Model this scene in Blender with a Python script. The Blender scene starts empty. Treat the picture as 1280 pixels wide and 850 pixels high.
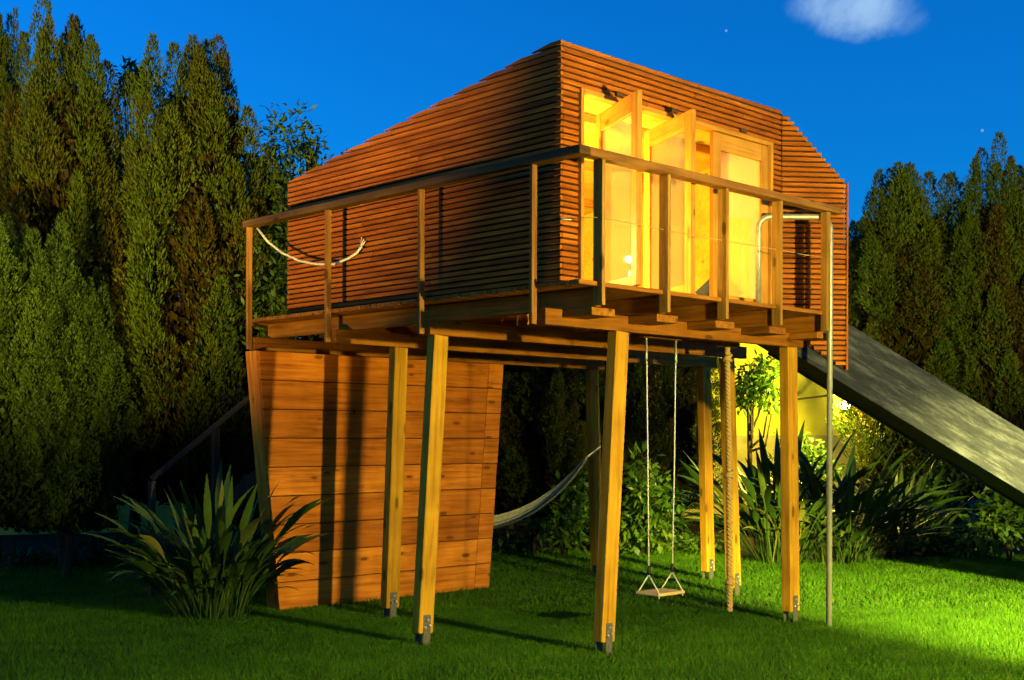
import bpy, math, random
import numpy as np
from mathutils import Vector, Matrix

random.seed(7)
rng = np.random.default_rng(11)
S = bpy.context.scene
COL = S.collection

# ------------------------------------------------------------------ camera
CAM = Vector((-6.056, -5.654, 1.6))
AZ = 0.805                       # heading, measured from the front wall's direction
FPX, HOR = 1550.0, 544.5         # focal length and horizon in photo pixels (1280 wide)
cd = bpy.data.cameras.new('camera'); cam = bpy.data.objects.new('camera', cd); COL.objects.link(cam)
cd.sensor_width = 36.0; cd.lens = 36.0 * FPX / 1280.0
cd.shift_y = (HOR - 425.0) / 1280.0
cd.clip_start = 0.05; cd.clip_end = 3000.0
cam.location = CAM
cam.rotation_euler = (math.pi / 2, math.radians(-0.17), AZ - math.pi / 2)
S.camera = cam
VD = Vector((math.cos(AZ), math.sin(AZ), 0)); VR = Vector((math.sin(AZ), -math.cos(AZ), 0))

def at(x, y, dep):
    """photo pixel + distance along the view axis -> world point"""
    return CAM + VD * dep + VR * ((x - 640) / FPX * dep) + Vector((0, 0, (HOR - y) / FPX * dep))
def ground(x, y, z=0.0):
    return at(x, y, (1.6 - z) * FPX / (y - HOR))
def lawn_at(x, dep, z=0.0):
    p = at(x, HOR, dep); return Vector((p.x, p.y, z))

# ------------------------------------------------------------------ sky
SUN_EL, SUN_ROT = math.radians(4.0), math.radians(330)
world = bpy.data.worlds.new('World'); S.world = world; world.use_nodes = True
nt = world.node_tree; nt.nodes.clear()
wo = nt.nodes.new('ShaderNodeOutputWorld'); bg = nt.nodes.new('ShaderNodeBackground')
sky = nt.nodes.new('ShaderNodeTexSky'); sky.sky_type = 'NISHITA'; sky.sun_disc = False
sky.sun_elevation = SUN_EL; sky.sun_rotation = SUN_ROT
sky.air_density = 1.0; sky.dust_density = 0.2; sky.ozone_density = 4.0
tint = nt.nodes.new('ShaderNodeMix'); tint.data_type = 'RGBA'; tint.blend_type = 'MULTIPLY'
tint.inputs[0].default_value = 1.0; tint.inputs[7].default_value = (0.05, 1.55, 2.85, 1)
nt.links.new(sky.outputs[0], tint.inputs[6])
# one soft cloud high in the sky, placed by direction
tc = nt.nodes.new('ShaderNodeTexCoord')
def wmath(op, a, b=None, c=None):
    n = nt.nodes.new('ShaderNodeMath'); n.operation = op
    for i, v in enumerate((a, b, c)):
        if v is None: continue
        if isinstance(v, (int, float)): n.inputs[i].default_value = v
        else: nt.links.new(v, n.inputs[i])
    return n.outputs[0]
def wdot(vec):
    n = nt.nodes.new('ShaderNodeVectorMath'); n.operation = 'DOT_PRODUCT'
    nt.links.new(tc.outputs['Generated'], n.inputs[0]); n.inputs[1].default_value = vec
    return n.outputs['Value']
cdir = (at(1066, 6, 10) - CAM).normalized()
cr = cdir.cross(Vector((0, 0, 1))).normalized(); cu = cr.cross(cdir)
cr2 = (cr * 0.985 - cu * 0.17).normalized(); cu2 = (cu * 0.985 + cr * 0.17).normalized()
nz = nt.nodes.new('ShaderNodeTexNoise'); nz.inputs['Scale'].default_value = 20; nz.inputs['Detail'].default_value = 8; nz.inputs['Roughness'].default_value = 0.62; nz.inputs['Distortion'].default_value = 0.4
nt.links.new(tc.outputs['Generated'], nz.inputs['Vector'])
a_ = wmath('MULTIPLY', wdot(tuple(cr2)), 1 / 0.048); b_ = wmath('MULTIPLY', wdot(tuple(cu2)), 1 / 0.022)
r2 = wmath('ADD', wmath('MULTIPLY', a_, a_), wmath('MULTIPLY', b_, b_))
fall = wmath('SUBTRACT', 1.0, r2)
wob = wmath('MULTIPLY', wmath('SUBTRACT', nz.outputs[0], 0.5), 2.6)
front = wmath('GREATER_THAN', wdot(tuple(cdir)), 0.5)
cm = nt.nodes.new('ShaderNodeMapRange'); cm.interpolation_type = 'SMOOTHSTEP'
nt.links.new(wmath('ADD', fall, wob), cm.inputs[0])
cm.inputs[1].default_value = -0.35; cm.inputs[2].default_value = 1.35; cm.inputs[3].default_value = 0.0; cm.inputs[4].default_value = 0.85
cmix = nt.nodes.new('ShaderNodeMix'); cmix.data_type = 'RGBA'
nt.links.new(wmath('MULTIPLY', cm.outputs[0], front), cmix.inputs[0])
nt.links.new(tint.outputs[2], cmix.inputs[6])
cmix.inputs[7].default_value = (2.6, 4.2, 6.2, 1)
# a few faint first stars
vor = nt.nodes.new('ShaderNodeTexVoronoi'); vor.inputs['Scale'].default_value = 16
nt.links.new(tc.outputs['Generated'], vor.inputs['Vector'])
star = wmath('LESS_THAN', vor.outputs['Distance'], 0.018)
smix = nt.nodes.new('ShaderNodeMix'); smix.data_type = 'RGBA'
nt.links.new(wmath('MULTIPLY', star, 0.28), smix.inputs[0])
nt.links.new(cmix.outputs[2], smix.inputs[6]); smix.inputs[7].default_value = (4, 5, 6, 1)
bg.inputs[1].default_value = 0.15
nt.links.new(smix.outputs[2], bg.inputs[0]); nt.links.new(bg.outputs[0], wo.inputs[0])

# the last glow of the sun, almost gone
sl = bpy.data.lights.new('sun', 'SUN'); sl.energy = 0.02; sl.angle = math.radians(12); sl.color = (1.0, 0.85, 0.7)
so = bpy.data.objects.new('sun', sl); COL.objects.link(so)
so.rotation_euler = (math.radians(86), 0, math.radians(-70))

S.view_settings.view_transform = 'Standard'; S.view_settings.look = 'None'
S.view_settings.exposure = 0.0; S.view_settings.gamma = 1.0; S.view_settings.use_curve_mapping = False

# ------------------------------------------------------------------ materials
def new_mat(name):
    m = bpy.data.materials.new(name); m.use_nodes = True
    n = m.node_tree; n.nodes.clear()
    out = n.nodes.new('ShaderNodeOutputMaterial'); b = n.nodes.new('ShaderNodeBsdfPrincipled')
    n.links.new(b.outputs[0], out.inputs[0])
    return m, n, b
def ramp(n, fac, stops):
    r = n.nodes.new('ShaderNodeValToRGB'); n.links.new(fac, r.inputs[0])
    e = r.color_ramp.elements
    while len(e) < len(stops): e.new(0.5)
    for el, (pos, c) in zip(e, stops): el.position = pos; el.color = (*c, 1)
    return r.outputs[0]
def mixc(n, fac, a, b, mode='MIX'):
    m = n.nodes.new('ShaderNodeMix'); m.data_type = 'RGBA'; m.blend_type = mode
    for i, v in ((0, fac), (6, a), (7, b)):
        if isinstance(v, (int, float)): m.inputs[i].default_value = v
        elif isinstance(v, tuple): m.inputs[i].default_value = (*v, 1)
        else: n.links.new(v, m.inputs[i])
    return m.outputs[2]
def nmath(n, op, a, b=None):
    m = n.nodes.new('ShaderNodeMath'); m.operation = op
    for i, v in enumerate((a, b)):
        if v is None: continue
        if isinstance(v, (int, float)): m.inputs[i].default_value = v
        else: n.links.new(v, m.inputs[i])
    return m.outputs[0]

def wood(name, dark, mid, light, rough=0.6, grain=1.0, knots=True, vary=0.5, bump=0.35, spec=0.06):
    """timber: grain runs along each piece's own length (local x)"""
    m, n, b = new_mat(name)
    tcn = n.nodes.new('ShaderNodeTexCoord'); oi = n.nodes.new('ShaderNodeObjectInfo')
    off = n.nodes.new('ShaderNodeCombineXYZ')
    for i, k in enumerate((37.0, 91.0, 53.0)):
        n.links.new(nmath(n, 'MULTIPLY', oi.outputs['Random'], k), off.inputs[i])
    add = n.nodes.new('ShaderNodeVectorMath'); add.operation = 'ADD'
    n.links.new(tcn.outputs['Object'], add.inputs[0]); n.links.new(off.outputs[0], add.inputs[1])
    mp = n.nodes.new('ShaderNodeMapping'); mp.inputs['Scale'].default_value = (1.6 * grain, 30 * grain, 30 * grain)
    n.links.new(add.outputs[0], mp.inputs[0])
    g = n.nodes.new('ShaderNodeTexNoise'); g.inputs['Scale'].default_value = 1.0; g.inputs['Detail'].default_value = 6
    g.inputs['Roughness'].default_value = 0.62; g.inputs['Distortion'].default_value = 0.5
    n.links.new(mp.outputs[0], g.inputs['Vector'])
    c = ramp(n, g.outputs[0], [(0.28, dark), (0.5, mid), (0.74, light)])
    # slow blotches and per-piece shade
    bl = n.nodes.new('ShaderNodeTexNoise'); bl.inputs['Scale'].default_value = 3.2; bl.inputs['Detail'].default_value = 3
    n.links.new(add.outputs[0], bl.inputs['Vector'])
    c = mixc(n, 0.55, c, ramp(n, bl.outputs[0], [(0.3, (0.55, 0.5, 0.45)), (0.65, (1.1, 1.08, 1.05))]), 'MULTIPLY')
    c = mixc(n, vary, c, ramp(n, oi.outputs['Random'], [(0.0, (0.62, 0.55, 0.5)), (0.5, (1, 0.97, 0.95)), (1.0, (1.25, 1.3, 1.35))]), 'MULTIPLY')
    if knots:
        v = n.nodes.new('ShaderNodeTexVoronoi'); v.inputs['Scale'].default_value = 1.0
        mk = n.nodes.new('ShaderNodeMapping'); mk.inputs['Scale'].default_value = (2.6, 7.0, 7.0)
        n.links.new(add.outputs[0], mk.inputs[0]); n.links.new(mk.outputs[0], v.inputs['Vector'])
        c = mixc(n, nmath(n, 'LESS_THAN', v.outputs['Distance'], 0.13), c, tuple(x * 0.4 for x in dark))
        c = mixc(n, nmath(n, 'MULTIPLY', nmath(n, 'LESS_THAN', v.outputs['Distance'], 0.19), 0.4), c, tuple(x * 0.5 for x in mid))
    n.links.new(c, b.inputs['Base Color'])
    b.inputs['Roughness'].default_value = rough; b.inputs['Specular IOR Level'].default_value = spec
    bp = n.nodes.new('ShaderNodeBump'); bp.inputs['Strength'].default_value = bump; bp.inputs['Distance'].default_value = 0.004
    n.links.new(g.outputs[0], bp.inputs['Height']); n.links.new(bp.outputs[0], b.inputs['Normal'])
    return m

M = {}
M['slat'] = wood('slat_timber', (0.17, 0.040, 0.003), (0.34, 0.088, 0.006), (0.47, 0.148, 0.011), vary=0.55, knots=False)
M['beam'] = wood('beam_timber', (0.12, 0.040, 0.004), (0.23, 0.082, 0.007), (0.33, 0.130, 0.014), vary=0.5)
M['leg'] = wood('leg_timber', (0.22, 0.098, 0.006), (0.39, 0.190, 0.010), (0.50, 0.265, 0.016), vary=0.4)
M['post'] = wood('post_timber', (0.17, 0.080, 0.012), (0.28, 0.145, 0.022), (0.37, 0.20, 0.035), vary=0.4)
M['rail'] = wood('handrail_timber', (0.12, 0.045, 0.008), (0.21, 0.09, 0.016), (0.30, 0.14, 0.028), vary=0.2)
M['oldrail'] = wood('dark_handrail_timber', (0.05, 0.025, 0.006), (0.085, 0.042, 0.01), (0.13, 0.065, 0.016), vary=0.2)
M['plank'] = wood('plank_timber', (0.24, 0.062, 0.005), (0.46, 0.138, 0.010), (0.60, 0.210, 0.017), vary=0.8)
M['ply'] = wood('plywood', (0.56, 0.36, 0.035), (0.67, 0.46, 0.05), (0.73, 0.52, 0.07), vary=0.15, knots=True, bump=0.1)
M['doorwood'] = wood('door_timber', (0.34, 0.14, 0.018), (0.47, 0.21, 0.028), (0.56, 0.27, 0.04), vary=0.2, bump=0.15)
M['sheath'] = wood('sheathing', (0.020, 0.010, 0.004), (0.032, 0.015, 0.006), (0.045, 0.022, 0.008), knots=False)
M['darkwood'] = wood('weathered_timber', (0.022, 0.017, 0.010), (0.038, 0.030, 0.018), (0.06, 0.048, 0.03), vary=0.3)
M['bark'] = wood('bark', (0.018, 0.012, 0.007), (0.04, 0.028, 0.016), (0.075, 0.055, 0.032), rough=0.9, knots=False, bump=0.8)
M['seatwood'] = wood('swing_seat_timber', (0.42, 0.26, 0.09), (0.56, 0.37, 0.14), (0.66, 0.46, 0.2), vary=0.1, knots=False)

def plain(name, col, rough=0.5, metal=0.0, noise=0.0, scale=20, bump=0.0):
    m, n, b = new_mat(name)
    b.inputs['Base Color'].default_value = (*col, 1); b.inputs['Roughness'].default_value = rough; b.inputs['Metallic'].default_value = metal
    if metal < 0.1: b.inputs['Specular IOR Level'].default_value = 0.12
    if noise or bump:
        t = n.nodes.new('ShaderNodeTexCoord'); z = n.nodes.new('ShaderNodeTexNoise')
        z.inputs['Scale'].default_value = scale; z.inputs['Detail'].default_value = 5
        n.links.new(t.outputs['Object'], z.inputs['Vector'])
        if noise:
            lo = tuple(c * (1 - noise) for c in col); hi = tuple(min(1, c * (1 + noise * 0.5)) for c in col)
            n.links.new(ramp(n, z.outputs[0], [(0.3, lo), (0.7, hi)]), b.inputs['Base Color'])
        if bump:
            bp = n.nodes.new('ShaderNodeBump'); bp.inputs['Strength'].default_value = bump; bp.inputs['Distance'].default_value = 0.01
            n.links.new(z.outputs[0], bp.inputs['Height']); n.links.new(bp.outputs[0], b.inputs['Normal'])
    return m
M['steel'] = plain('galvanised_steel', (0.34, 0.33, 0.24), 0.45, 0.5, 0.2, 30)
M['footsteel'] = plain('dull_foot_steel', (0.10, 0.085, 0.05), 0.6, 0.3, 0.5, 40)
M['bolt'] = plain('bolt_steel', (0.75, 0.73, 0.66), 0.3, 0.9)
M['rope'] = plain('rope_fibre', (0.55, 0.45, 0.25), 0.9, 0, 0.35, 120, 0.6)
M['paleRope'] = plain('pale_rope', (0.62, 0.55, 0.38), 0.85, 0, 0.25, 120, 0.5)
M['hemp'] = plain('hemp_rope', (0.42, 0.26, 0.07), 0.9, 0, 0.3, 120, 0.5)
M['black'] = plain('black_plastic', (0.02, 0.02, 0.02), 0.5)
M['cloth'] = plain('grey_cushion_fabric', (0.045, 0.045, 0.06), 0.9, 0, 0.2, 60, 0.3)
M['render'] = plain('yellow_render', (0.70, 0.58, 0.045), 0.85, 0, 0.10, 3, 0.15)
M['capstone'] = plain('wall_capping', (0.40, 0.32, 0.10), 0.85, 0, 0.2, 5, 0.2)
M['gwall'] = plain('garden_wall_render', (0.50, 0.52, 0.10), 0.9, 0, 0.4, 4, 0.3)
M['soil'] = plain('bed_soil', (0.030, 0.019, 0.009), 0.95, 0, 0.6, 9, 0.8)
M['roofing'] = plain('roof_felt', (0.03, 0.028, 0.026), 0.9, 0, 0.3, 12, 0.3)

# slide boards: grey weathered plywood with worn paint streaks along the slope
m, n, b = new_mat('weathered_slide_board'); M['slide'] = m
t = n.nodes.new('ShaderNodeTexCoord'); mp = n.nodes.new('ShaderNodeMapping'); mp.inputs['Scale'].default_value = (2.0, 13, 13)
n.links.new(t.outputs['Object'], mp.inputs[0])
z = n.nodes.new('ShaderNodeTexNoise'); z.inputs['Scale'].default_value = 1.4; z.inputs['Detail'].default_value = 12; z.inputs['Roughness'].default_value = 0.76
n.links.new(mp.outputs[0], z.inputs['Vector'])
mp2 = n.nodes.new('ShaderNodeMapping'); mp2.inputs['Scale'].default_value = (3, 60, 60); n.links.new(t.outputs['Object'], mp2.inputs[0])
z2 = n.nodes.new('ShaderNodeTexNoise'); z2.inputs['Scale'].default_value = 1; z2.inputs['Detail'].default_value = 5; n.links.new(mp2.outputs[0], z2.inputs['Vector'])
c = ramp(n, z.outputs[0], [(0.36, (0.012, 0.014, 0.018)), (0.50, (0.026, 0.029, 0.036)), (0.55, (0.042, 0.046, 0.054)), (0.60, (0.060, 0.064, 0.072)), (0.72, (0.085, 0.09, 0.098))])
c = mixc(n, 0.7, c, ramp(n, z2.outputs[0], [(0.3, (0.6, 0.6, 0.6)), (0.7, (1.15, 1.15, 1.15))]), 'MULTIPLY')
n.links.new(c, b.inputs['Base Color']); b.inputs['Roughness'].default_value = 0.75; b.inputs['Specular IOR Level'].default_value = 0.1
bp = n.nodes.new('ShaderNodeBump'); bp.inputs['Strength'].default_value = 0.3; bp.inputs['Distance'].default_value = 0.004
n.links.new(z.outputs[0], bp.inputs['Height']); n.links.new(bp.outputs[0], b.inputs['Normal'])

# glass
m = bpy.data.materials.new('door_glass'); m.use_nodes = True; n = m.node_tree; n.nodes.clear(); M['glass'] = m
o_ = n.nodes.new('ShaderNodeOutputMaterial'); mx = n.nodes.new('ShaderNodeMixShader'); tr = n.nodes.new('ShaderNodeBsdfTransparent'); gl = n.nodes.new('ShaderNodeBsdfGlossy')
tr.inputs[0].default_value = (0.95, 0.95, 0.92, 1); gl.inputs['Roughness'].default_value = 0.02
fr = n.nodes.new('ShaderNodeLayerWeight')
n.links.new(nmath(n, 'ADD', nmath(n, 'MULTIPLY', nmath(n, 'POWER', fr.outputs['Facing'], 4.0), 0.6), 0.045), mx.inputs[0]); n.links.new(tr.outputs[0], mx.inputs[1]); n.links.new(gl.outputs[0], mx.inputs[2]); tl = n.nodes.new('ShaderNodeBsdfTranslucent'); tl.inputs[0].default_value = (0.85, 0.78, 0.35, 1)
m2 = n.nodes.new('ShaderNodeMixShader'); m2.inputs[0].default_value = 0.32
n.links.new(mx.outputs[0], m2.inputs[1]); n.links.new(tl.outputs[0], m2.inputs[2]); n.links.new(m2.outputs[0], o_.inputs[0])

def emit(name, col, strength):
    m = bpy.data.materials.new(name); m.use_nodes = True; n = m.node_tree; n.nodes.clear()
    o = n.nodes.new('ShaderNodeOutputMaterial'); e = n.nodes.new('ShaderNodeEmission')
    e.inputs[0].default_value = (*col, 1); e.inputs[1].default_value = strength; n.links.new(e.outputs[0], o.inputs[0]); return m
M['glow'] = emit('lit_lamp_glass', (1.0, 0.82, 0.42), 40.0)
M['flood'] = emit('lit_flood_lens', (1.0, 0.9, 0.5), 60.0)

def foliage(name, stops, rough=0.6, trans=0.25, spec=0.08):
    """leaf colour from a per-leaf 'tint' attribute (0..1)"""
    m, n, b = new_mat(name)
    at_ = n.nodes.new('ShaderNodeAttribute'); at_.attribute_name = 'tint'
    c = ramp(n, at_.outputs['Fac'], stops)
    n.links.new(c, b.inputs['Base Color']); b.inputs['Roughness'].default_value = rough; b.inputs['Specular IOR Level'].default_value = spec
    if trans:
        out = [k for k in n.nodes if k.type == 'OUTPUT_MATERIAL'][0]
        tl = n.nodes.new('ShaderNodeBsdfTranslucent'); n.links.new(c, tl.inputs[0])
        ms = n.nodes.new('ShaderNodeMixShader'); ms.inputs[0].default_value = trans
        n.links.new(b.outputs[0], ms.inputs[1]); n.links.new(tl.outputs[0], ms.inputs[2]); n.links.new(ms.outputs[0], out.inputs[0])
    return m
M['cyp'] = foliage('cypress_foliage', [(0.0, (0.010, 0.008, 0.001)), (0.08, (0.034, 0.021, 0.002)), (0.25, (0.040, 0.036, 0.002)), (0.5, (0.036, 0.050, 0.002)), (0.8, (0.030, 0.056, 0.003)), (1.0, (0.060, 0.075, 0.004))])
M['cypgreen'] = foliage('green_conifer_foliage', [(0.0, (0.014, 0.024, 0.002)), (0.5, (0.024, 0.044, 0.004)), (1.0, (0.045, 0.075, 0.006))])
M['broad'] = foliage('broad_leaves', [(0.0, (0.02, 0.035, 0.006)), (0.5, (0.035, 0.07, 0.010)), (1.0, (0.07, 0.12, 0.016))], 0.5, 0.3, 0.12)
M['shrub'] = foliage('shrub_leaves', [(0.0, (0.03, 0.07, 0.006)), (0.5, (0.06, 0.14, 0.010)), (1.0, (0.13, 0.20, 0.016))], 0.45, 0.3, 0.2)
M['grass'] = foliage('lawn_grass', [(0.0, (0.026, 0.058, 0.003)), (0.35, (0.042, 0.115, 0.004)), (0.8, (0.068, 0.168, 0.005)), (1.0, (0.16, 0.18, 0.015))], 0.7, 0.3, 0.06)

m, n, b = new_mat('strelitzia_leaf'); M['strel'] = m
oi = n.nodes.new('ShaderNodeObjectInfo'); t = n.nodes.new('ShaderNodeTexCoord')
mp = n.nodes.new('ShaderNodeMapping'); mp.inputs['Scale'].default_value = (18, 3, 3); n.links.new(t.outputs['Object'], mp.inputs[0])
z = n.nodes.new('ShaderNodeTexNoise'); z.inputs['Scale'].default_value = 3; z.inputs['Detail'].default_value = 4; n.links.new(mp.outputs[0], z.inputs['Vector'])
c = ramp(n, oi.outputs['Random'], [(0.0, (0.018, 0.042, 0.005)), (0.6, (0.030, 0.062, 0.008)), (0.9, (0.060, 0.090, 0.010)), (1.0, (0.13, 0.12, 0.02))])
c = mixc(n, 0.6, c, ramp(n, z.outputs[0], [(0.3, (0.6, 0.6, 0.6)), (0.7, (1.2, 1.2, 1.2))]), 'MULTIPLY')
n.links.new(c, b.inputs['Base Color']); b.inputs['Roughness'].default_value = 0.5; b.inputs['Specular IOR Level'].default_value = 0.15

m, n, b = new_mat('lawn'); M['lawn'] = m
t = n.nodes.new('ShaderNodeTexCoord'); z = n.nodes.new('ShaderNodeTexNoise'); z.inputs['Scale'].default_value = 1.2; z.inputs['Detail'].default_value = 8
n.links.new(t.outputs['Object'], z.inputs['Vector'])
z2 = n.nodes.new('ShaderNodeTexNoise'); z2.inputs['Scale'].default_value = 60; z2.inputs['Detail'].default_value = 3; n.links.new(t.outputs['Object'], z2.inputs['Vector'])
c = ramp(n, z.outputs[0], [(0.3, (0.022, 0.045, 0.004)), (0.7, (0.040, 0.078, 0.006))])
c = mixc(n, 0.7, c, ramp(n, z2.outputs[0], [(0.3, (0.5, 0.5, 0.5)), (0.7, (1.2, 1.2, 1.2))]), 'MULTIPLY')
n.links.new(c, b.inputs['Base Color']); b.inputs['Roughness'].default_value = 0.95; b.inputs['Specular IOR Level'].default_value = 0.1

# ------------------------------------------------------------------ object helpers
WM = {}                                   # world matrices of what has been built
def tag(o, label=None, cat=None, group=None, kind=None):
    if label: o['label'] = label
    if cat: o['category'] = cat
    if group: o['group'] = group
    if kind: o['kind'] = kind
    return o
def link(o, mw, parent=None):
    COL.objects.link(o); WM[o.name] = mw.copy()
    if parent is not None:
        o.parent = parent; o.matrix_parent_inverse = WM[parent.name].inverted()
    o.matrix_basis = mw
    return o
def empty(name, loc, label, cat, group=None):
    o = bpy.data.objects.new(name, None); o.empty_display_size = 0.2
    link(o, Matrix.Translation(Vector(loc))); return tag(o, label, cat, group)
def mesh_obj(name, verts, faces, mat, mw=None, parent=None, smooth=False):
    me = bpy.data.meshes.new(name); me.from_pydata([tuple(v) for v in verts], [], [tuple(f) for f in faces]); me.update()
    me.materials.append(mat)
    if smooth: me.polygons.foreach_set('use_smooth', [True] * len(me.polygons))
    o = bpy.data.objects.new(name, me)
    return link(o, mw or Matrix.Identity(4), parent)
def copy_obj(src, mw, parent=None):
    o = src.copy()
    o.parent = None; o.matrix_parent_inverse = Matrix.Identity(4)
    return link(o, mw, parent)

def chamfer_box(l, w, h, b):
    """box with chamfered edges, long axis x, centred"""
    V, F = [], []
    idx = {}
    for sx in (-1, 1):
        for sy in (-1, 1):
            for sz in (-1, 1):
                for ax in range(3):
                    p = [sx * l / 2, sy * w / 2, sz * h / 2]
                    for k in range(3):
                        if k != ax: p[k] -= (sx, sy, sz)[k] * b
                    idx[(sx, sy, sz, ax)] = len(V); V.append(p)
    def face(keys, nrm):
        ids = [idx[k] for k in keys]
        a, b_, c_ = (Vector(V[i]) for i in ids[:3])
        if (b_ - a).cross(c_ - a).dot(Vector(nrm)) < 0: ids.reverse()
        F.append(ids)
    for ax in range(3):
        o1, o2 = [k for k in range(3) if k != ax]
        for s in (-1, 1):
            ks = []
            for q1, q2 in ((-1, -1), (1, -1), (1, 1), (-1, 1)):
                k = [0, 0, 0]; k[ax] = s; k[o1] = q1; k[o2] = q2; ks.append((*k, ax))
            nn = [0, 0, 0]; nn[ax] = s; face(ks, nn)
        # edges parallel to ax
        for q1 in (-1, 1):
            for q2 in (-1, 1):
                ks = []
                for s, which in ((-1, o1), (1, o1), (1, o2), (-1, o2)):
                    k = [0, 0, 0]; k[ax] = s; k[o1] = q1; k[o2] = q2; ks.append((*k, which))
                nn = [0, 0, 0]; nn[o1] = q1; nn[o2] = q2; face(ks, nn)
    for sx in (-1, 1):
        for sy in (-1, 1):
            for sz in (-1, 1):
                face([(sx, sy, sz, a) for a in range(3)], (sx, sy, sz))
    return V, F
BOXC = {}
def bar(name, p0, p1, w, h, mat, parent=None, up=(0, 0, 1), bev=0.003):
    """a straight piece from p0 to p1; w across (horizontal), h along 'up'; grain runs p0->p1"""
    p0, p1 = Vector(p0), Vector(p1); d = p1 - p0; L = d.length; x = d / L
    u = Vector(up); y = u.cross(x)
    if y.length < 1e-4: y = Vector((0, 1, 0)).cross(x)
    y.normalize(); z_ = x.cross(y)
    mw = Matrix(((x.x, y.x, z_.x, 0), (x.y, y.y, z_.y, 0), (x.z, y.z, z_.z, 0), (0, 0, 0, 1)))
    mw.translation = (p0 + p1) / 2
    key = (round(L, 3), round(w, 4), round(h, 4), mat.name)
    if key not in BOXC:
        V, F = chamfer_box(L, w, h, min(bev, w * 0.25, h * 0.25))
        me = bpy.data.meshes.new(name); me.from_pydata(V, [], F); me.update(); me.materials.append(mat); BOXC[key] = me
    return link(bpy.data.objects.new(name, BOXC[key]), mw, parent)

def tube_geo(pts, rad, seg=8, caps=True):
    pts = [Vector(p) for p in pts]; n = len(pts)
    rad = rad if isinstance(rad, (list, tuple)) else [rad] * n
    V, F = [], []; prev = None
    for i, p in enumerate(pts):
        t = (pts[min(i + 1, n - 1)] - pts[max(i - 1, 0)]).normalized()
        if prev is None:
            a = t.cross(Vector((0, 0, 1)))
            if a.length < 1e-3: a = t.cross(Vector((1, 0, 0)))
        else:
            a = prev - t * prev.dot(t)
        a.normalize(); prev = a; b = t.cross(a)
        for k in range(seg):
            q = 2 * math.pi * k / seg
            V.append(p + (a * math.cos(q) + b * math.sin(q)) * rad[i])
    for i in range(n - 1):
        for k in range(seg):
            F.append((i * seg + k, i * seg + (k + 1) % seg, (i + 1) * seg + (k + 1) % seg, (i + 1) * seg + k))
    if caps:
        F.append(tuple(range(seg - 1, -1, -1))); F.append(tuple((n - 1) * seg + k for k in range(seg)))
    return V, F
def tube(name, pts, rad, mat, parent=None, seg=8, origin=None):
    o = Vector(origin) if origin is not None else Vector(pts[0])
    V, F = tube_geo([Vector(p) - o for p in pts], rad, seg)
    return mesh_obj(name, V, F, mat, Matrix.Translation(o), parent, True)
def join_geo(parts):
    V, F = [], []
    for v, f in parts:
        k = len(V); V += list(v); F += [tuple(i + k for i in q) for q in f]
    return V, F
def lathe_geo(prof, seg=16):
    V, F = [], []
    for r, z_ in prof:
        for k in range(seg):
            q = 2 * math.pi * k / seg; V.append((r * math.cos(q), r * math.sin(q), z_))
    for i in range(len(prof) - 1):
        for k in range(seg):
            F.append((i * seg + k, i * seg + (k + 1) % seg, (i + 1) * seg + (k + 1) % seg, (i + 1) * seg + k))
    F.append(tuple(range(seg - 1, -1, -1))); F.append(tuple((len(prof) - 1) * seg + k for k in range(seg)))
    return V, F
def prism(name, poly, zlo, zhi, mat, parent=None):
    """vertical prism over a plan polygon; zlo/zhi: number or function of (x, y)"""
    f = lambda g, p: g(*p) if callable(g) else g
    n = len(poly); V = [(x, y, f(zlo, (x, y))) for x, y in poly] + [(x, y, f(zhi, (x, y))) for x, y in poly]
    F = [tuple(range(n - 1, -1, -1)), tuple(range(n, 2 * n))] + [(i, (i + 1) % n, n + (i + 1) % n, n + i) for i in range(n)]
    return mesh_obj(name, V, F, mat, None, parent)

# ------------------------------------------------------------------ ground
gv = []
mesh_obj('lawn', [(-400, -400, 0), (400, -400, 0), (400, 400, 0), (-400, 400, 0)], [(0, 1, 2, 3)], M['lawn'])['kind'] = 'structure'
# planting bed: a low mound of soil along the hedge, its lawn edge uneven
edge_px = [(-260, 715), (-60, 712), (60, 706), (180, 706), (300, 703), (420, 700), (560, 692), (640, 689), (740, 686), (850, 688), (930, 697), (1020, 703), (1110, 699), (1200, 694), (1300, 690), (1500, 686)]
epts = [ground(x + random.uniform(-8, 8), y + random.uniform(-1.2, 1.2)) for x, y in edge_px]
V, F = [], []
for i, p in enumerate(epts):
    out = (p - CAM); out.z = 0; out.normalize()
    for dd, zz in ((0, 0.004), (0.25, 0.05), (1.4, 0.10), (30, 0.10)):
        V.append(p + out * dd + Vector((0, 0, zz)))
for i in range(len(epts) - 1):
    for k in range(3): F.append((i * 4 + k, (i + 1) * 4 + k, (i + 1) * 4 + k + 1, i * 4 + k + 1))
mesh_obj('planting_bed', V, F, M['soil'])['kind'] = 'structure'

# ------------------------------------------------------------------ the playhouse
HX, HY, HW, HL = 0.274, 0.441, 2.745, 3.44
ZB, ZJ, ZF, ZT = 2.366, 2.483, 2.648, 4.41       # underside of beams, of joists, deck floor, roof at the front
ZR = 3.533
def roofz(y): return ZT - (y - HY) * 0.525 / HL
house = empty('playhouse', (1.6, 1.9, 0), 'raised timber playhouse clad in horizontal slats on splayed wooden legs', 'playhouse')

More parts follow.
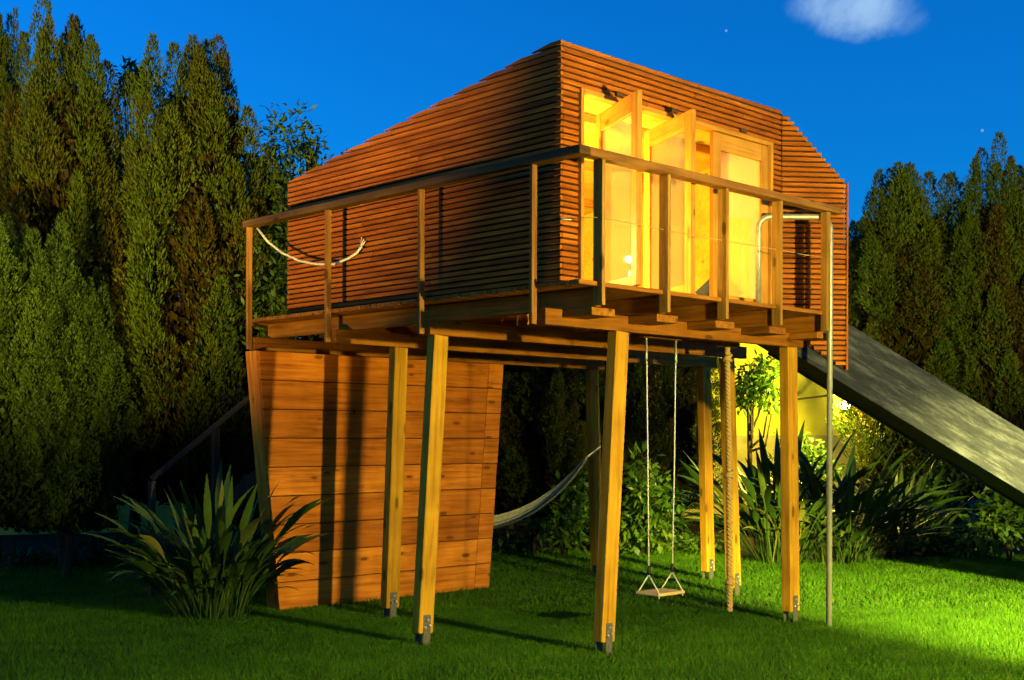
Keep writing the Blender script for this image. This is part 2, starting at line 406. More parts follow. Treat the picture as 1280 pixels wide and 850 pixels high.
# main beams (along x) and joists (along y)
beam_y = (0.37, 1.60, 2.82, 4.06); beam_x = ((0.02, 3.25), (0.02, 4.1), (0.02, 5.25), (0.02, 4.75))
for y, (xa, xb) in zip(beam_y, beam_x):
    bar('beam', (xa, y, (ZB + ZJ) / 2), (xb, y, (ZB + ZJ) / 2), 0.07, ZJ - ZB - 0.002, M['beam'], house)
joist_x = (0.24, 0.935, 1.63, 2.335, 3.03)
for x in joist_x:
    bar('joist', (x, 0.045, (ZJ + ZF - 0.034) / 2), (x, 4.1, (ZJ + ZF - 0.034) / 2), 0.06, ZF - 0.036 - ZJ, M['beam'], house)
for x in (3.7, 4.4, 4.7):
    bar('joist', (x, 1.55 if x < 4 else 2.75, (ZJ + ZF - 0.034) / 2), (x, 4.1, (ZJ + ZF - 0.034) / 2), 0.06, ZF - 0.036 - ZJ, M['beam'], house)
# short blocks bolted on the front beam under the joist ends
for x in joist_x:
    bar('spacer_block', (x + 0.07, 0.06, ZJ - 0.030), (x + 0.07, 0.332, ZJ - 0.030), 0.24, 0.054, M['beam'], house)
# floor boards along x
nb = 41; bw = 4.12 / nb
for i in range(nb):
    y = bw * (i + 0.5)
    bar('floor_board', (-0.0 + random.uniform(-.006, .006), y, ZF - 0.016), (3.06 if y < 0.5 else 3.5, y, ZF - 0.016), bw - 0.006, 0.032, M['beam'], house)

# legs: (base, top) – splayed, each with a steel foot
legs = [((0.70, 0.40), (0.82, 0.37)), ((3.055, 0.36), (3.02, 0.37)), ((-0.02, 1.60), (0.13, 1.60)), ((0.66, 2.86), (0.72, 2.82)),
        ((4.13, 1.74), (3.84, 1.62)), ((5.06, 2.76), (5.05, 2.82)), ((4.66, 4.05), (4.56, 4.06))]
for (bx, by), (tx, ty) in legs:
    p0, p1 = Vector((bx, by, 0.10)), Vector((tx, ty, ZB - 0.001))
    ax = (p1 - p0).normalized(); up = Vector((0, 1, 0))
    lg = bar('leg', p0, p1, 0.142, 0.092, M['leg'], house, up=up, bev=0.006)
    # shoe: two steel cheek plates into the ground and three bolts on the front cheek
    for s in (-1, 1):
        q = Vector((0, 0.0475 * s, 0))
        bar('foot_plate', p0 + q + Vector((0, 0, -0.13)), p0 + ax * 0.14 + q, 0.07, 0.005, M['footsteel'], lg, up=(0, 1, 0), bev=0.001)
    for dx, dz in ((0.0, 0.105), (-0.022, 0.05), (0.022, 0.06)):
        c_ = p0 + ax * dz + Vector((dx, -0.052, 0))
        tube('bolt', [c_, c_ + Vector((0, -0.014, 0))], 0.011, M['bolt'], lg, 6)

# plank wall under the far end of the deck: narrower towards the ground
PY_ = 3.88; pz0, pz1 = 0.0, 2.355
def px0(z_): return 0.21 + (-0.03 - 0.21) * z_ / 2.36
def px1(z_): return 2.79 + (2.985 - 2.79) * z_ / 2.36
V = [(px0(0.02) + .03, PY_ + .05, 0.02), (px1(0.02) - .03, PY_ + .05, 0.02), (px1(pz1) - .03, PY_ + .05, pz1), (px0(pz1) + .03, PY_ + .05, pz1)]
V += [(x, y + 0.02, z_) for x, y, z_ in V]
pw = mesh_obj('plank_wall', V, [(0, 1, 2, 3), (7, 6, 5, 4), (0, 4, 5, 1), (1, 5, 6, 2), (2, 6, 7, 3), (3, 7, 4, 0)], M['sheath'], None, house)
npk = 9; ph = (pz1 - pz0) / npk
for i in range(npk):
    za, zb = pz0 + i * ph + 0.004, pz0 + (i + 1) * ph - 0.004
    yy = PY_ + random.uniform(-0.004, 0.004); th = 0.036
    cz = (za + zb) / 2; cx = (px0(cz) + px1(cz)) / 2
    right_in = 0.21
    fr_ = [(px0(za), za), (px1(za) - right_in, za), (px1(zb) - right_in, zb), (px0(zb), zb)]
    if i == 0: fr_ = [(x, max(z_, 0.0)) for x, z_ in fr_]
    c = 0.004
    V = [(x - cx, c, z_ - cz) for x, z_ in fr_]
    V = [(fr_[k][0] - cx, 0 + c, fr_[k][1] - cz) for k in range(4)]
    ins = [(fr_[0][0] + c - cx, 0, za + c - cz), (fr_[1][0] - c - cx, 0, za + c - cz), (fr_[2][0] - c - cx, 0, zb - c - cz), (fr_[3][0] + c - cx, 0, zb - c - cz)]
    bk = [(x, th, z_) for x, _, z_ in V]
    F = [(4, 5, 6, 7)] + [(k, (k + 1) % 4, 4 + (k + 1) % 4, 4 + k) for k in range(4)] + [(8 + k, 8 + (k + 1) % 4, (k + 1) % 4, k) for k in range(4)] + [(11, 10, 9, 8)]
    mesh_obj('plank', V + ins + bk, F, M['plank'], Matrix.Translation((cx, yy, cz)), pw)
    # short end piece beyond the seam
    fr_ = [(px1(za) - right_in + 0.006, za), (px1(za), za), (px1(zb), zb), (px1(zb) - right_in + 0.006, zb)]
    cx = sum(p[0] for p in fr_) / 4
    V = [(x - cx, 0, z_ - cz) for x, z_ in fr_] + [(x - cx, th, z_ - cz) for x, z_ in fr_]
    mesh_obj('plank', V, [(0, 1, 2, 3), (7, 6, 5, 4), (0, 4, 5, 1), (1, 5, 6, 2), (2, 6, 7, 3), (3, 7, 4, 0)], M['plank'], Matrix.Translation((cx, yy + 0.003, cz)), pw)
# edge board closing the wall's left side
bar('edge_board', (px0(0) + 0.012, PY_ + 0.13, 0.0), (px0(pz1) + 0.012, PY_ + 0.13, pz1), 0.17, 0.024, M['plank'], pw, up=(1, 0, 0))

# ---- walls
SP = 0.0440; SH = 0.0300; ST = 0.026
OX0, OX1, OZ = HX + 0.224, HX + 2.552, 4.072        # door opening
# side wall (x = HX)
def wallprism(name, pts, thick, nrm, mat, parent):
    n = len(pts); V = [Vector(p) for p in pts] + [Vector(p) - Vector(nrm) * thick for p in pts]
    F = [tuple(range(n)), tuple(range(2 * n - 1, n - 1, -1))] + [(i, n + i, n + (i + 1) % n, (i + 1) % n) for i in range(n)]
    return mesh_obj(name, V, F, mat, None, parent)
Y1 = HY + HL
sw = wallprism('side_wall', [(HX + 0.03, HY + 0.03, ZF + .002), (HX + 0.03, HY + .03, roofz(HY) - 0.004), (HX + 0.03, Y1, roofz(Y1) - 0.004), (HX + 0.03, Y1, ZF + .002)], 0.02, (-1, 0, 0), M['sheath'], house)
z_ = ZF + 0.012; k = 0
while z_ + SH < ZT + 0.02:
    top = z_ + SH
    def yr(zz): return min(Y1, HY + (ZT - zz + 0.012) * HL / 0.525)
    yend = yr(top)
    if yr(z_) - HY > 0.08:
        j = random.uniform(-.0025, .0025)
        if yend < Y1 - 0.001:                      # course cut off by the roof slope: bevelled end
            x0_, x1_ = HX + j, HX + ST + j; ye0, ye1 = max(yend, HY + .004), yr(z_); mid = (HY + ye1) / 2
            P_ = [(HY, z_), (ye1, z_), (ye0, top), (HY, top)]
            # local x runs along the course so that the grain does too
            V = [(yy - mid, -(x0_ - HX), zz - z_) for yy, zz in P_] + [(yy - mid, -(x1_ - HX), zz - z_) for yy, zz in P_]
            mw = Matrix.Translation((HX, mid, z_)) @ Matrix.Rotation(math.pi / 2, 4, 'Z')
            mesh_obj('slat', V, [(0, 1, 2, 3), (7, 6, 5, 4), (0, 4, 5, 1), (1, 5, 6, 2), (2, 6, 7, 3), (3, 7, 4, 0)], M['slat'], mw, sw)
        else:
            cut = [HY, yend]
            if random.random() < 0.75: cut = [HY, HY + random.uniform(0.9, 2.4), yend]
            for a0, a1 in zip(cut, cut[1:]):
                bar('slat', (HX + ST / 2 + j, a0 + (0.002 if a0 > HY else -0.0), z_ + SH / 2), (HX + ST / 2 + j + random.uniform(-.002, .002), a1 - 0.002, z_ + SH / 2 + random.uniform(-.0015, .0015)), ST, SH, M['slat'], sw)
    z_ += SP; k += 1
# front wall (y = HY) with the opening
zt_f = ZT - 0.02
xw = HX + HW
fw = wallprism('front_wall', [(HX + .03, HY + .03, ZF + .002), (OX0, HY + .03, ZF + .002), (OX0, HY + .03, OZ), (OX1, HY + .03, OZ), (OX1, HY + .03, ZF + .002), (xw, HY + .03, ZF + .002), (xw, HY + .03, zt_f), (HX + .03, HY + .03, zt_f)], 0.02, (0, -1, 0), M['sheath'], house)
z_ = ZF + 0.012
while z_ + SH < ZT + 0.02:
    zc = z_ + SH / 2
    if z_ + SH < OZ + 0.02: segs = [(HX + ST + .001, OX0 - 0.036), (OX1 + 0.036, xw - 0.004)]
    else: segs = [(HX + ST + .001, xw - 0.004)]
    if len(segs) == 1 and random.random() < 0.7:
        m_ = random.uniform(0.8, 2.2); a0, a1 = segs[0]; segs = [(a0, a0 + m_), (a0 + m_ + .003, a1)]
    for a0, a1 in segs:
        j = random.uniform(-.0025, .0025)
        bar('slat', (a0, HY + ST / 2 + j, zc), (a1, HY + ST / 2 + j, zc + random.uniform(-.0015, .0015)), ST, SH, M['slat'], fw)
    z_ += SP
# slide wing: turned out of the front wall, near side of the slide's hood
WD = Vector((math.cos(-0.661), math.sin(-0.661), 0)); WN = Vector((-WD.y, WD.x, 0))   # WD along the slide, WN away from camera
W0 = Vector((xw, HY, 0)); WL = 0.575
def wing_top(s): return ZT - max(0, (s - 0.012)) * (ZT - 3.80) / (WL - 0.012)
def wing_bot(s): return 2.376 - (s - 0.255) * 0.68
def wp(s, off, zz): return W0 + WD * s + WN * off + Vector((0, 0, zz))
wv = [wp(0.0, .03, wing_bot(0) - .0), wp(WL - .01, .03, wing_bot(WL) + .02), wp(WL - .01, .03, 3.79), wp(0.0, .03, ZT - .02)]
ww = wallprism('wing_wall', wv, 0.02, -WN, M['sheath'], house)
z_ = ZF + 0.012 - SP * 12
while z_ + SH < ZT + 0.01:
    zc = z_ + SH / 2
    s0 = 0.002 if z_ > wing_bot(0.0) else 0.255 + (2.376 - z_) / 0.68
    s1 = WL if z_ + SH < 3.80 else 0.012 + (ZT - z_ - SH + 0.014) * (WL - 0.012) / (ZT - 3.80)
    s0 = max(s0, 0.002); s1 = min(s1, WL) + random.uniform(-.003, .003)
    if s1 - s0 > 0.03:
        j = random.uniform(-.0025, .0025)
        bar('slat', wp(s0, ST / 2 + j, zc), wp(s1, ST / 2 + j, zc + random.uniform(-.0015, .0015)), ST, SH, M['slat'], ww)
    z_ += SP
# corner trims on the wing's outer edge
bar('trim', wp(WL + 0.012, 0.02, wing_bot(WL) + 0.02), wp(WL + 0.012, 0.02, 3.80), 0.05, 0.018, M['slat'], ww, up=tuple(WD))
# hood far side, end, unseen walls and the roof
WW = 0.78
wallprism('hood_wall', [wp(WL, WW, 2.35), wp(0.1, WW, 2.65), wp(0.1, WW, ZT - .12), wp(WL, WW, 3.79)], 0.02, WN, M['slat'], house)
XE = 3.55
wallprism('end_wall', [(XE, 1.35, ZF), (XE, Y1, ZF), (XE, Y1, roofz(Y1) - .03), (XE, 1.35, roofz(1.35) - .03)], 0.03, (1, 0, 0), M['slat'], house)
wallprism('rear_wall', [(XE, Y1, ZF), (HX + .03, Y1, ZF), (HX + .03, Y1, roofz(Y1) - .03), (XE, Y1, roofz(Y1) - .03)], 0.03, (0, 1, 0), M['slat'], house)
rz = lambda x, y: roofz(y) - 0.05
rz2 = lambda x, y: roofz(y) - 0.008
roof = prism('roof', [(HX + .012, HY + .012), (xw, HY + .012), (XE + .02, 1.3), (XE + .02, Y1 + .02), (HX + .012, Y1 + .02)], rz, rz2, M['roofing'], house)
hp = [wp(0.0, 0.02, ZT - .02), wp(WL, 0.02, 3.79), wp(WL, WW, 3.79), wp(0.0, WW, ZT - .1)]
wallprism('hood_roof', hp, 0.02, (0, 0, 1), M['roofing'], house)

# interior lining
li = 0.055
def lining(pts, nrm): return wallprism('inner_lining', pts, 0.012, nrm, M['ply'], house)
lining([(HX + .062, HY + .06, ZF), (HX + .062, Y1 - .05, ZF), (HX + .062, Y1 - .05, roofz(Y1) - .06), (HX + .062, HY + .06, ZT - .06)], (1, 0, 0))
lining([(HX + .062, Y1 - .05, ZF), (XE - .05, Y1 - .05, ZF), (XE - .05, Y1 - .05, roofz(Y1) - .06), (HX + .062, Y1 - .05, roofz(Y1) - .06)], (0, -1, 0))
lining([(XE - .05, Y1 - .05, ZF), (XE - .05, 1.35, ZF), (XE - .05, 1.35, roofz(1.35) - .06), (XE - .05, Y1 - .05, roofz(Y1) - .06)], (-1, 0, 0))
lining([(XE - .05, 1.35, ZF), (xw - .02, HY + .06, ZF), (xw - .02, HY + .06, ZT - .06), (XE - .05, 1.35, roofz(1.35) - .06)], (-0.85, 0.5, 0))
prism('ceiling', [(HX + .062, HY + .052), (xw, HY + .052), (XE - .05, 1.3), (XE - .05, Y1 - .05), (HX + .062, Y1 - .05)], lambda x, y: roofz(y) - 0.08, lambda x, y: roofz(y) - 0.066, M['ply'], house)
for y in (1.2, 2.0, 2.8): bar('rafter', (HX + .08, y, roofz(y) - 0.115), (XE - .07, y, roofz(y) - 0.115), 0.045, 0.07, M['doorwood'], house)

# door casing and pivot leaves
df = bar('door_frame', (OX0 - 0.018, HY + 0.02, ZF + .002), (OX0 - 0.018, HY + 0.02, OZ + 0.03), 0.034, 0.09, M['doorwood'], house, up=(0, 1, 0))
bar('door_frame', (OX1 + 0.018, HY + 0.02, ZF + .002), (OX1 + 0.018, HY + 0.02, OZ + 0.03), 0.034, 0.09, M['doorwood'], house, up=(0, 1, 0))
bar('door_frame', (OX0, HY + 0.02, OZ + 0.012), (OX1, HY + 0.02, OZ + 0.012), 0.088, 0.034, M['doorwood'], house)
bar('door_sill', (OX0, HY + 0.02, ZF + 0.012), (OX1, HY + 0.02, ZF + 0.012), 0.09, 0.02, M['doorwood'], house)
LW = (OX1 - OX0) / 3; z0, z1 = ZF + 0.026, OZ - 0.008
for i, (ang, pn) in enumerate(((1.131, 0.55), (1.18, 0.46), (0.0, 0.5))):
    piv = Vector((OX0 + LW * (i + 0.5) - (0.13 if i == 1 else 0), HY + 0.02, 0)); d = Vector((math.cos(ang), math.sin(ang), 0))
    a, b2 = piv - d * (LW * pn - 0.004), piv + d * (LW * (1 - pn) - 0.004); up = Vector((0, 0, 1))
    nrm = Vector((-d.y, d.x, 0)); st = 0.10
    lf = empty('door_leaf', (piv.x, piv.y, z0), None, None); 
    lf.parent = house; lf.matrix_parent_inverse = WM[house.name].inverted()
    for e, sgn in ((a, 1), (b2, -1)):
        c_ = e + d * sgn * st / 2
        bar('stile', (c_.x, c_.y, z0), (c_.x, c_.y, z1), 0.04, st, M['doorwood'], lf, up=tuple(d))
    for zc, hh in ((z1 - 0.07, 0.14), (z0 + 0.04, 0.08)):
        pA, pB = a + d * st, b2 - d * st
        bar('rail', (pA.x, pA.y, zc), (pB.x, pB.y, zc), 0.038, hh, M['doorwood'], lf)
    pA, pB = a + d * (st - .01), b2 - d * (st - .01)
    bar('pane', (pA.x, pA.y, (z0 + z1) / 2 - 0.03), (pB.x, pB.y, (z0 + z1) / 2 - 0.03), 0.006, z1 - z0 - 0.20, M['glass'], lf, bev=0.001)
    pv = piv + Vector((0, 0.0, 0))
    bar('pivot_block', (pv.x - 0.04, pv.y - 0.035, OZ + 0.06), (pv.x + 0.04, pv.y - 0.035, OZ + 0.06), 0.02, 0.035, M['oldrail'], lf)

# railing
for y in (0.42, 1.63, 2.84, 4.05):
    bar('rail_post', (-0.018, y, ZB + 0.005), (-0.018, y, ZR - 0.062), 0.03, 0.05, M['rail'], house, up=(1, 0, 0))
for x in (0.196, 0.896, 1.59, 2.305):
    bar('rail_post', (x, 0.0, ZJ + 0.002), (x, 0.0, ZR - 0.062), 0.034, 0.085, M['post'], house, up=(0, 1, 0))
bar('rail_post', (2.995, -0.01, ZJ - 0.008), (2.995, -0.01, ZR - 0.062), 0.06, 0.06, M['post'], house, up=(0, 1, 0))
bar('handrail', (0.052, 0.0, ZR - 0.03), (3.19, 0.0, ZR - 0.03), 0.10, 0.058, M['rail'], house, bev=0.006)
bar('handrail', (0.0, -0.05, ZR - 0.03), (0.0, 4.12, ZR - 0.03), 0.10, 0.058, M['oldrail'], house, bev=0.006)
# thin cord strung through the front posts
cp = [PYp for PYp in []]
def cordpts(px, y_plane):
    out = []
    for x, y in px:
        r = (at(x, y, 1.0) - CAM); t_ = (y_plane - CAM.y) / r.y; out.append(CAM + r * t_)
    return out
cord = cordpts([(745, 271.5), (770, 275), (800, 281), (832, 287), (868, 294), (905, 300), (940, 306), (972, 311), (1002, 317), (1031, 321)], 0.0)
tube('rail_cord', [Vector((HX - .002, HY - 0.0, cord[0].z + .06))] + cord, 0.003, M['hemp'], house, 5)
tube('cord_knot', [Vector((HX - .01, HY - .01, cord[0].z + .062)), Vector((HX + .01, HY - .03, cord[0].z + .055)), Vector((HX + .05, HY - .06, cord[0].z + .05))], [0.012, 0.009, 0.005], M['paleRope'], house, 6)

# fire pole: an inverted U from the deck over the rail down to the lawn
P = Vector((3.07, -0.005, 0)); Q = Vector((2.62, 0.40, 0)); hz = 3.44
dq = (Q - P); dq.normalize()
pts = [P + Vector((0, 0, 0)), P + Vector((0, 0, hz - 0.10))]
for k in range(1, 6):
    a_q = k / 5 * math.pi / 2; pts.append(P + dq * 0.1 * (1 - math.cos(a_q)) + Vector((0, 0, hz - 0.10 + 0.1 * math.sin(a_q))))
LQ = (Q - P).length
for k in range(0, 6):
    a_q = k / 5 * math.pi / 2; pts.append(P + dq * (LQ - 0.1 + 0.1 * math.sin(a_q)) + Vector((0, 0, hz - 0.10 + 0.1 * math.cos(a_q))))
pts.append(Q + Vector((0, 0, ZF)))
tube('fire_pole', pts, 0.024, M['steel'], house, 12)

# slide
def sl_bot(s): return 2.39 - 0.577 * s
SE = 3.85; ang = math.atan(0.577)
sd = (WD - Vector((0, 0, 0.577))).normalized()
sb_up = Vector((0, 0, 1)) - sd * sd.z; sb_up.normalize()
HV = 0.55 * math.cos(ang)
def slab(name, off, s0, s1, mat, parent, thick=0.03, up_off=0.0, hgt=HV):
    a = wp(s0, off, sl_bot(s0)) + sb_up * (hgt / 2 + up_off); b_ = wp(s1, off, sl_bot(s1)) + sb_up * (hgt / 2 + up_off)
    return bar(name, a, b_, thick, hgt, mat, parent, up=tuple(sb_up), bev=0.004)
slide = bar('slide', wp(-0.12, 0.33, sl_bot(-0.12)) + sb_up * 0.03, wp(SE, 0.33, sl_bot(SE)) + sb_up * 0.03, 0.50, 0.025, M['darkwood'], house, up=tuple(sb_up))
slab('side_board', 0.062, 0.07, SE + 0.25, M['slide'], slide)
slab('side_board', 0.60, 0.07, SE + 0.25, M['slide'], slide)
a, b_ = wp(SE - .02, 0.33, sl_bot(SE) + .03), wp(SE + 0.9, 0.33, 0.12)
bar('run_out', a, b_, 0.50, 0.025, M['darkwood'], slide)
for s in (3.3,): bar('prop', wp(s, 0.33, 0), wp(s, 0.33, sl_bot(s) + .01), 0.09, 0.09, M['darkwood'], slide, up=(1, 0, 0))

# stairs behind the plank wall, going down to the left
r0, r1 = at(330, 483, 11.95), at(190, 600, 12.15)
rd = r1 - r0; stp = (r0 + rd * -0.75, r1 + rd * 0.12); dn = Vector((0, 0, -0.86)); bk = VD * 0.75
st = bar('staircase', stp[0] + dn, stp[1] + dn, 0.04, 0.18, M['darkwood'], house)
bar('stringer', stp[0] + dn + bk, stp[1] + dn + bk, 0.04, 0.18, M['darkwood'], st)
for k in range(8):
    p = stp[0].lerp(stp[1], (k + 0.6) / 8) + dn + Vector((0, 0, 0.06))
    bar('tread', p + VD * 0.03, p + bk - VD * 0.03, 0.22, 0.03, M['darkwood'], st)
bar('stair_rail', r0 + (r0 - r1) * 0.7, r1, 0.04, 0.05, M['darkwood'], st)
bar('stair_post', (r1.x, r1.y, 0), (r1.x, r1.y, r1.z - .02), 0.05, 0.07, M['darkwood'], st)
r2 = r0 + (r1 - r0) * 0.43; bar('stair_post', (r2.x, r2.y, 0.4), (r2.x, r2.y, r2.z - .02), 0.06, 0.07, M['darkwood'], st)
# landing beam between the deck and the stairs
bar('landing_board', (0.1, 4.2, ZF - .02), (1.2, 4.2, ZF - .02), 0.16, 0.035, M['beam'], house)

# ------------------------------------------------------------------ things in and on the playhouse
def thing_tube(name, pts, rad, mat, label, cat, seg=8):
    return tag(tube(name, pts, rad, mat, None, seg), label, cat)

# swing
ya = 0.62
sw0, sw1 = Vector((1.435, ya, ZB)), Vector((1.80, ya, ZB)); seatz = 0.36
# a short hanger bar carries the swing between two beams
bar('hanger_bar', (1.38, ya, ZB + .03), (1.86, ya, ZB + .03), 0.05, 0.05, M['beam'], house)
swing = empty('swing', (1.617, ya, 0), 'small square wooden swing seat hanging on two thin ropes', 'swing')
seat = bar('seat', (1.617 - 0.165, ya, seatz), (1.617 + 0.165, ya, seatz), 0.235, 0.024, M['seatwood'], swing, bev=0.005)
for sx, top in ((-1, sw0), (1, sw1)):
    xk = 1.617 + sx * 0.145; knot = Vector((xk, ya, seatz + 0.15))
    rp = tube('swing_rope', [top, Vector((top.x * .5 + xk * .5 + .004, ya, 1.3)), knot], 0.0065, M['paleRope'], swing, 6)
    tube('rope_sleeve', [Vector((top.x, ya, ZB - .01)), Vector((top.x, ya, ZB - .14)), Vector((top.x, ya, ZB - .18))], [0.009, 0.012, 0.009], M['steel'], rp, 6)
    tube('rope_thimble', [knot + Vector((0, 0, 0.07)), knot + Vector((0, 0, 0.035)), knot], [0.011, 0.016, 0.011], M['black'], rp, 6)
    for sy in (-1, 1):
        tube('bridle', [knot, Vector((xk, ya + sy * 0.105, seatz + 0.012)), Vector((xk, ya + sy * 0.105, seatz - 0.03))], 0.006, M['paleRope'], rp, 5)

# climbing rope: three twisted strands with knots
cr0, cr1 = Vector((2.92, 0.93, ZB + .02)), Vector((2.96, 0.93, 0.05))
bar('rope_hanger', (2.78, 0.93, ZB + .045), (3.06, 0.93, ZB + .045), 0.06, 0.05, M['beam'], house)
climb = empty('climbing_rope', (2.95, 0.93, 0), 'thick twisted brown climbing rope with knots hanging from the deck', 'rope')
NS = 150; tw = 2 * math.pi * 22
for s_ in range(3):
    pts = []
    for k in range(NS + 1):
        f = k / NS; p = cr0.lerp(cr1, f) + Vector((0.010 * math.sin(f * 5), 0.008 * math.sin(f * 4 + 1), 0)); q = tw * f + s_ * 2 * math.pi / 3
        pts.append(p + Vector((math.cos(q), math.sin(q), 0)) * 0.0145)
    tube('strand', pts, 0.0155, M['hemp'], climb, 5, origin=cr1)
for zk in (2.28, 1.25, 0.30):
    f = (cr0.z - zk) / (cr0.z - cr1.z); c_ = cr0.lerp(cr1, f) + Vector((0.010 * math.sin(f * 5), 0.008 * math.sin(f * 4 + 1), 0))
    pts = [c_ + Vector((math.cos(q) * 0.03, math.sin(q) * 0.03, 0.018 * math.sin(q * 0.66) + (i - 7) * 0.003)) for i, q in enumerate(np.linspace(0, 4 * math.pi, 15))]
    tube('knot', pts, 0.018, M['hemp'], climb, 6)

# pale rope draped from the end post to the side wall
a = Vector((0.0, 4.02, 3.38)); e = Vector((HX - 0.02, 3.0, 3.30))
rpx = [(321, 286), (334, 303), (352, 317), (374, 327), (396, 331), (416, 331), (434, 324), (445, 317), (451, 309)]
def on_x(x, y, X):
    r = at(x, y, 1.0) - CAM; return CAM + r * ((X - CAM.x) / r.x)
pts = [on_x(x, y, 0.02 + (HX - 0.07) * i / (len(rpx) - 1)) for i, (x, y) in enumerate(rpx)]
dr = empty('draped_rope', pts[0], 'pale rope sagging from the railing end post to the slatted wall', 'rope')
tube('rope', pts, 0.011, M['paleRope'], dr, 7)
for dx, dy in ((3, -10), (0, -12), (5, -7)):
    tube('frayed_end', [pts[-1], on_x(451 + dx * 0.5, 309 + dy * 0.5, HX - 0.045), on_x(451 + dx, 309 + dy, HX - 0.04)], [0.007, 0.006, 0.004], M['paleRope'], dr, 5)

# hammock: gathered at the post end, sagging to the left
hpx = [(735, 570), (728, 580), (718, 593), (706, 606), (690, 621), (670, 636), (648, 648), (622, 657), (595, 661), (565, 660)]
hc = [at(x, y, 13.7 - 0.04 * i) for i, (x, y) in enumerate(hpx)]
hA, hB = hc[0], hc[-1]
hm = empty('hammock', (hB.x, hB.y, 0), 'pale fabric hammock slung from a back leg of the playhouse', 'hammock')
V, F = [], []; N, K = 26, 13
side = Vector((VD.x * 0.92, VD.y * 0.92, 0.38)).normalized()
for i in range(N + 1):
    f = i / N; q_ = f * (len(hc) - 1); i0 = min(int(q_), len(hc) - 2); c_ = hc[i0].lerp(hc[i0 + 1], q_ - i0)
    w = 0.012 + 0.16 * (1 - math.exp(-f * 2.6)); dp = 0.01 + 0.05 * f
    for k in range(K + 1):
        u = k / K * 2 - 1
        V.append(c_ + side * u * w + Vector((0, 0, dp * (u * u) + 0.02 * math.sin(k * 2.4) * (1.3 - f))))
for i in range(N):
    for k in range(K): F.append((i * (K + 1) + k, i * (K + 1) + k + 1, (i + 1) * (K + 1) + k + 1, (i + 1) * (K + 1) + k))
M['hammock'] = plain('hammock_cloth', (0.44, 0.41, 0.18), 0.9, 0, 0.3, 40, 0.3)
V = [v - hB for v in V]
ho = mesh_obj('cloth', V, F, M['hammock'], Matrix.Translation(hB), hm, True)
ho.data.materials.append(plain('hammock_stripe', (0.20, 0.18, 0.07), 0.9, 0, 0.3, 40, 0.3))
for i_, p_ in enumerate(ho.data.polygons): p_.material_index = 1 if (i_ % K) in (1, 4, 5, 8, 11) else 0
tube('hang_cord', [hA, Vector((4.645, 4.0, hA.z + 0.10))], 0.009, M['paleRope'], hm, 6)
tube('hang_cord', [hB + Vector((0, 0, .0)), hB + (hB - hA) * 0.4 + Vector((0, 0, 0.45))], 0.009, M['paleRope'], hm, 6)

# lamp inside: a tall drop of glass on a small base
lp = Vector((0.80, 1.45, ZF))
lamp = empty('drop_lamp', lp, 'glowing drop shaped glass lamp standing on the playhouse floor', 'lamp')
V, F = lathe_geo([(0.003, 0.30), (0.008, 0.24), (0.016, 0.16), (0.030, 0.09), (0.036, 0.06), (0.028, 0.03), (0.012, 0.02)][::-1], 14)
mesh_obj('glass_drop', V, F, M['glow'], Matrix.Translation(lp + Vector((0, 0, 0.012))), lamp, True)
V, F = lathe_geo([(0.06, 0), (0.06, 0.012), (0.02, 0.03), (0.012, 0.032)], 16)
mesh_obj('base', V, F, M['black'], Matrix.Translation(lp + Vector((0, 0, .002))), lamp, True)
def point(name, loc, col, watt, parent=None, rad=0.06):
    l = bpy.data.lights.new(name, 'POINT'); l.energy = watt; l.color = col; l.shadow_soft_size = rad
    o = bpy.data.objects.new(name, l); mw = Matrix.Translation(Vector(loc)); return link(o, mw, parent)
point('drop_lamp_light', lp + Vector((0.0, -0.02, 0.40)), (1.0, 0.80, 0.18), 400, lamp, 0.022)

# grey cushion leaning inside the right-hand leaf
cu_ = Vector((2.62, 0.80, ZF))
V, F = [], []
gx, gz = 9, 9
for sgn in (-1, 1):
    for i in range(gx):
        for k in range(gz):
            u, w = i / (gx - 1) * 2 - 1, k / (gz - 1) * 2 - 1
            puff = 0.05 * ((1 - u ** 4) * (1 - w ** 4)) ** 0.6 * (1 + 0.25 * math.sin(5 * u + 3 * w))
            V.append((u * 0.15 * (1 + 0.06 * w * w), sgn * puff, w * 0.15 * (1 + 0.06 * u * u)))
nn = gx * gz
for s_ in range(2):
    for i in range(gx - 1):
        for k in range(gz - 1):
            q = (i * gz + k, (i + 1) * gz + k, (i + 1) * gz + k + 1, i * gz + k + 1); q = tuple(j + s_ * nn for j in q); F.append(q if s_ == 0 else q[::-1])
mw = Matrix.Translation(cu_ + Vector((0, 0, 0.19))) @ Matrix.Rotation(math.radians(-25), 4, 'Z') @ Matrix.Rotation(math.radians(43), 4, 'Y') @ Matrix.Rotation(math.radians(12), 4, 'X')
tag(mesh_obj('cushion', V, F, M['cloth'], mw, None, True), 'grey cushion on the floor behind the closed glass door', 'cushion')
# low shelf along the inner side wall
sh = empty('wall_shelf', (HX + .25, 2.2, ZF), 'small wooden shelf unit seen through the open doorway', 'shelf')
for k, zz in enumerate((0.02, 0.35, 0.68)): bar('board', (HX + .09, 1.5, ZF + zz + .01), (HX + .09, 2.6, ZF + zz + .01), 0.03 + 0.22, 0.02, M['doorwood'], sh) if False else bar('board', (HX + .21, 1.5, ZF + zz + .012), (HX + .21, 2.6, ZF + zz + .012), 0.24, 0.02, M['doorwood'], sh)
for y in (1.49, 2.61): bar('upright', (HX + .21, y, ZF + .002), (HX + .21, y, ZF + 0.72), 0.02, 0.24, M['doorwood'], sh, up=(1, 0, 0))

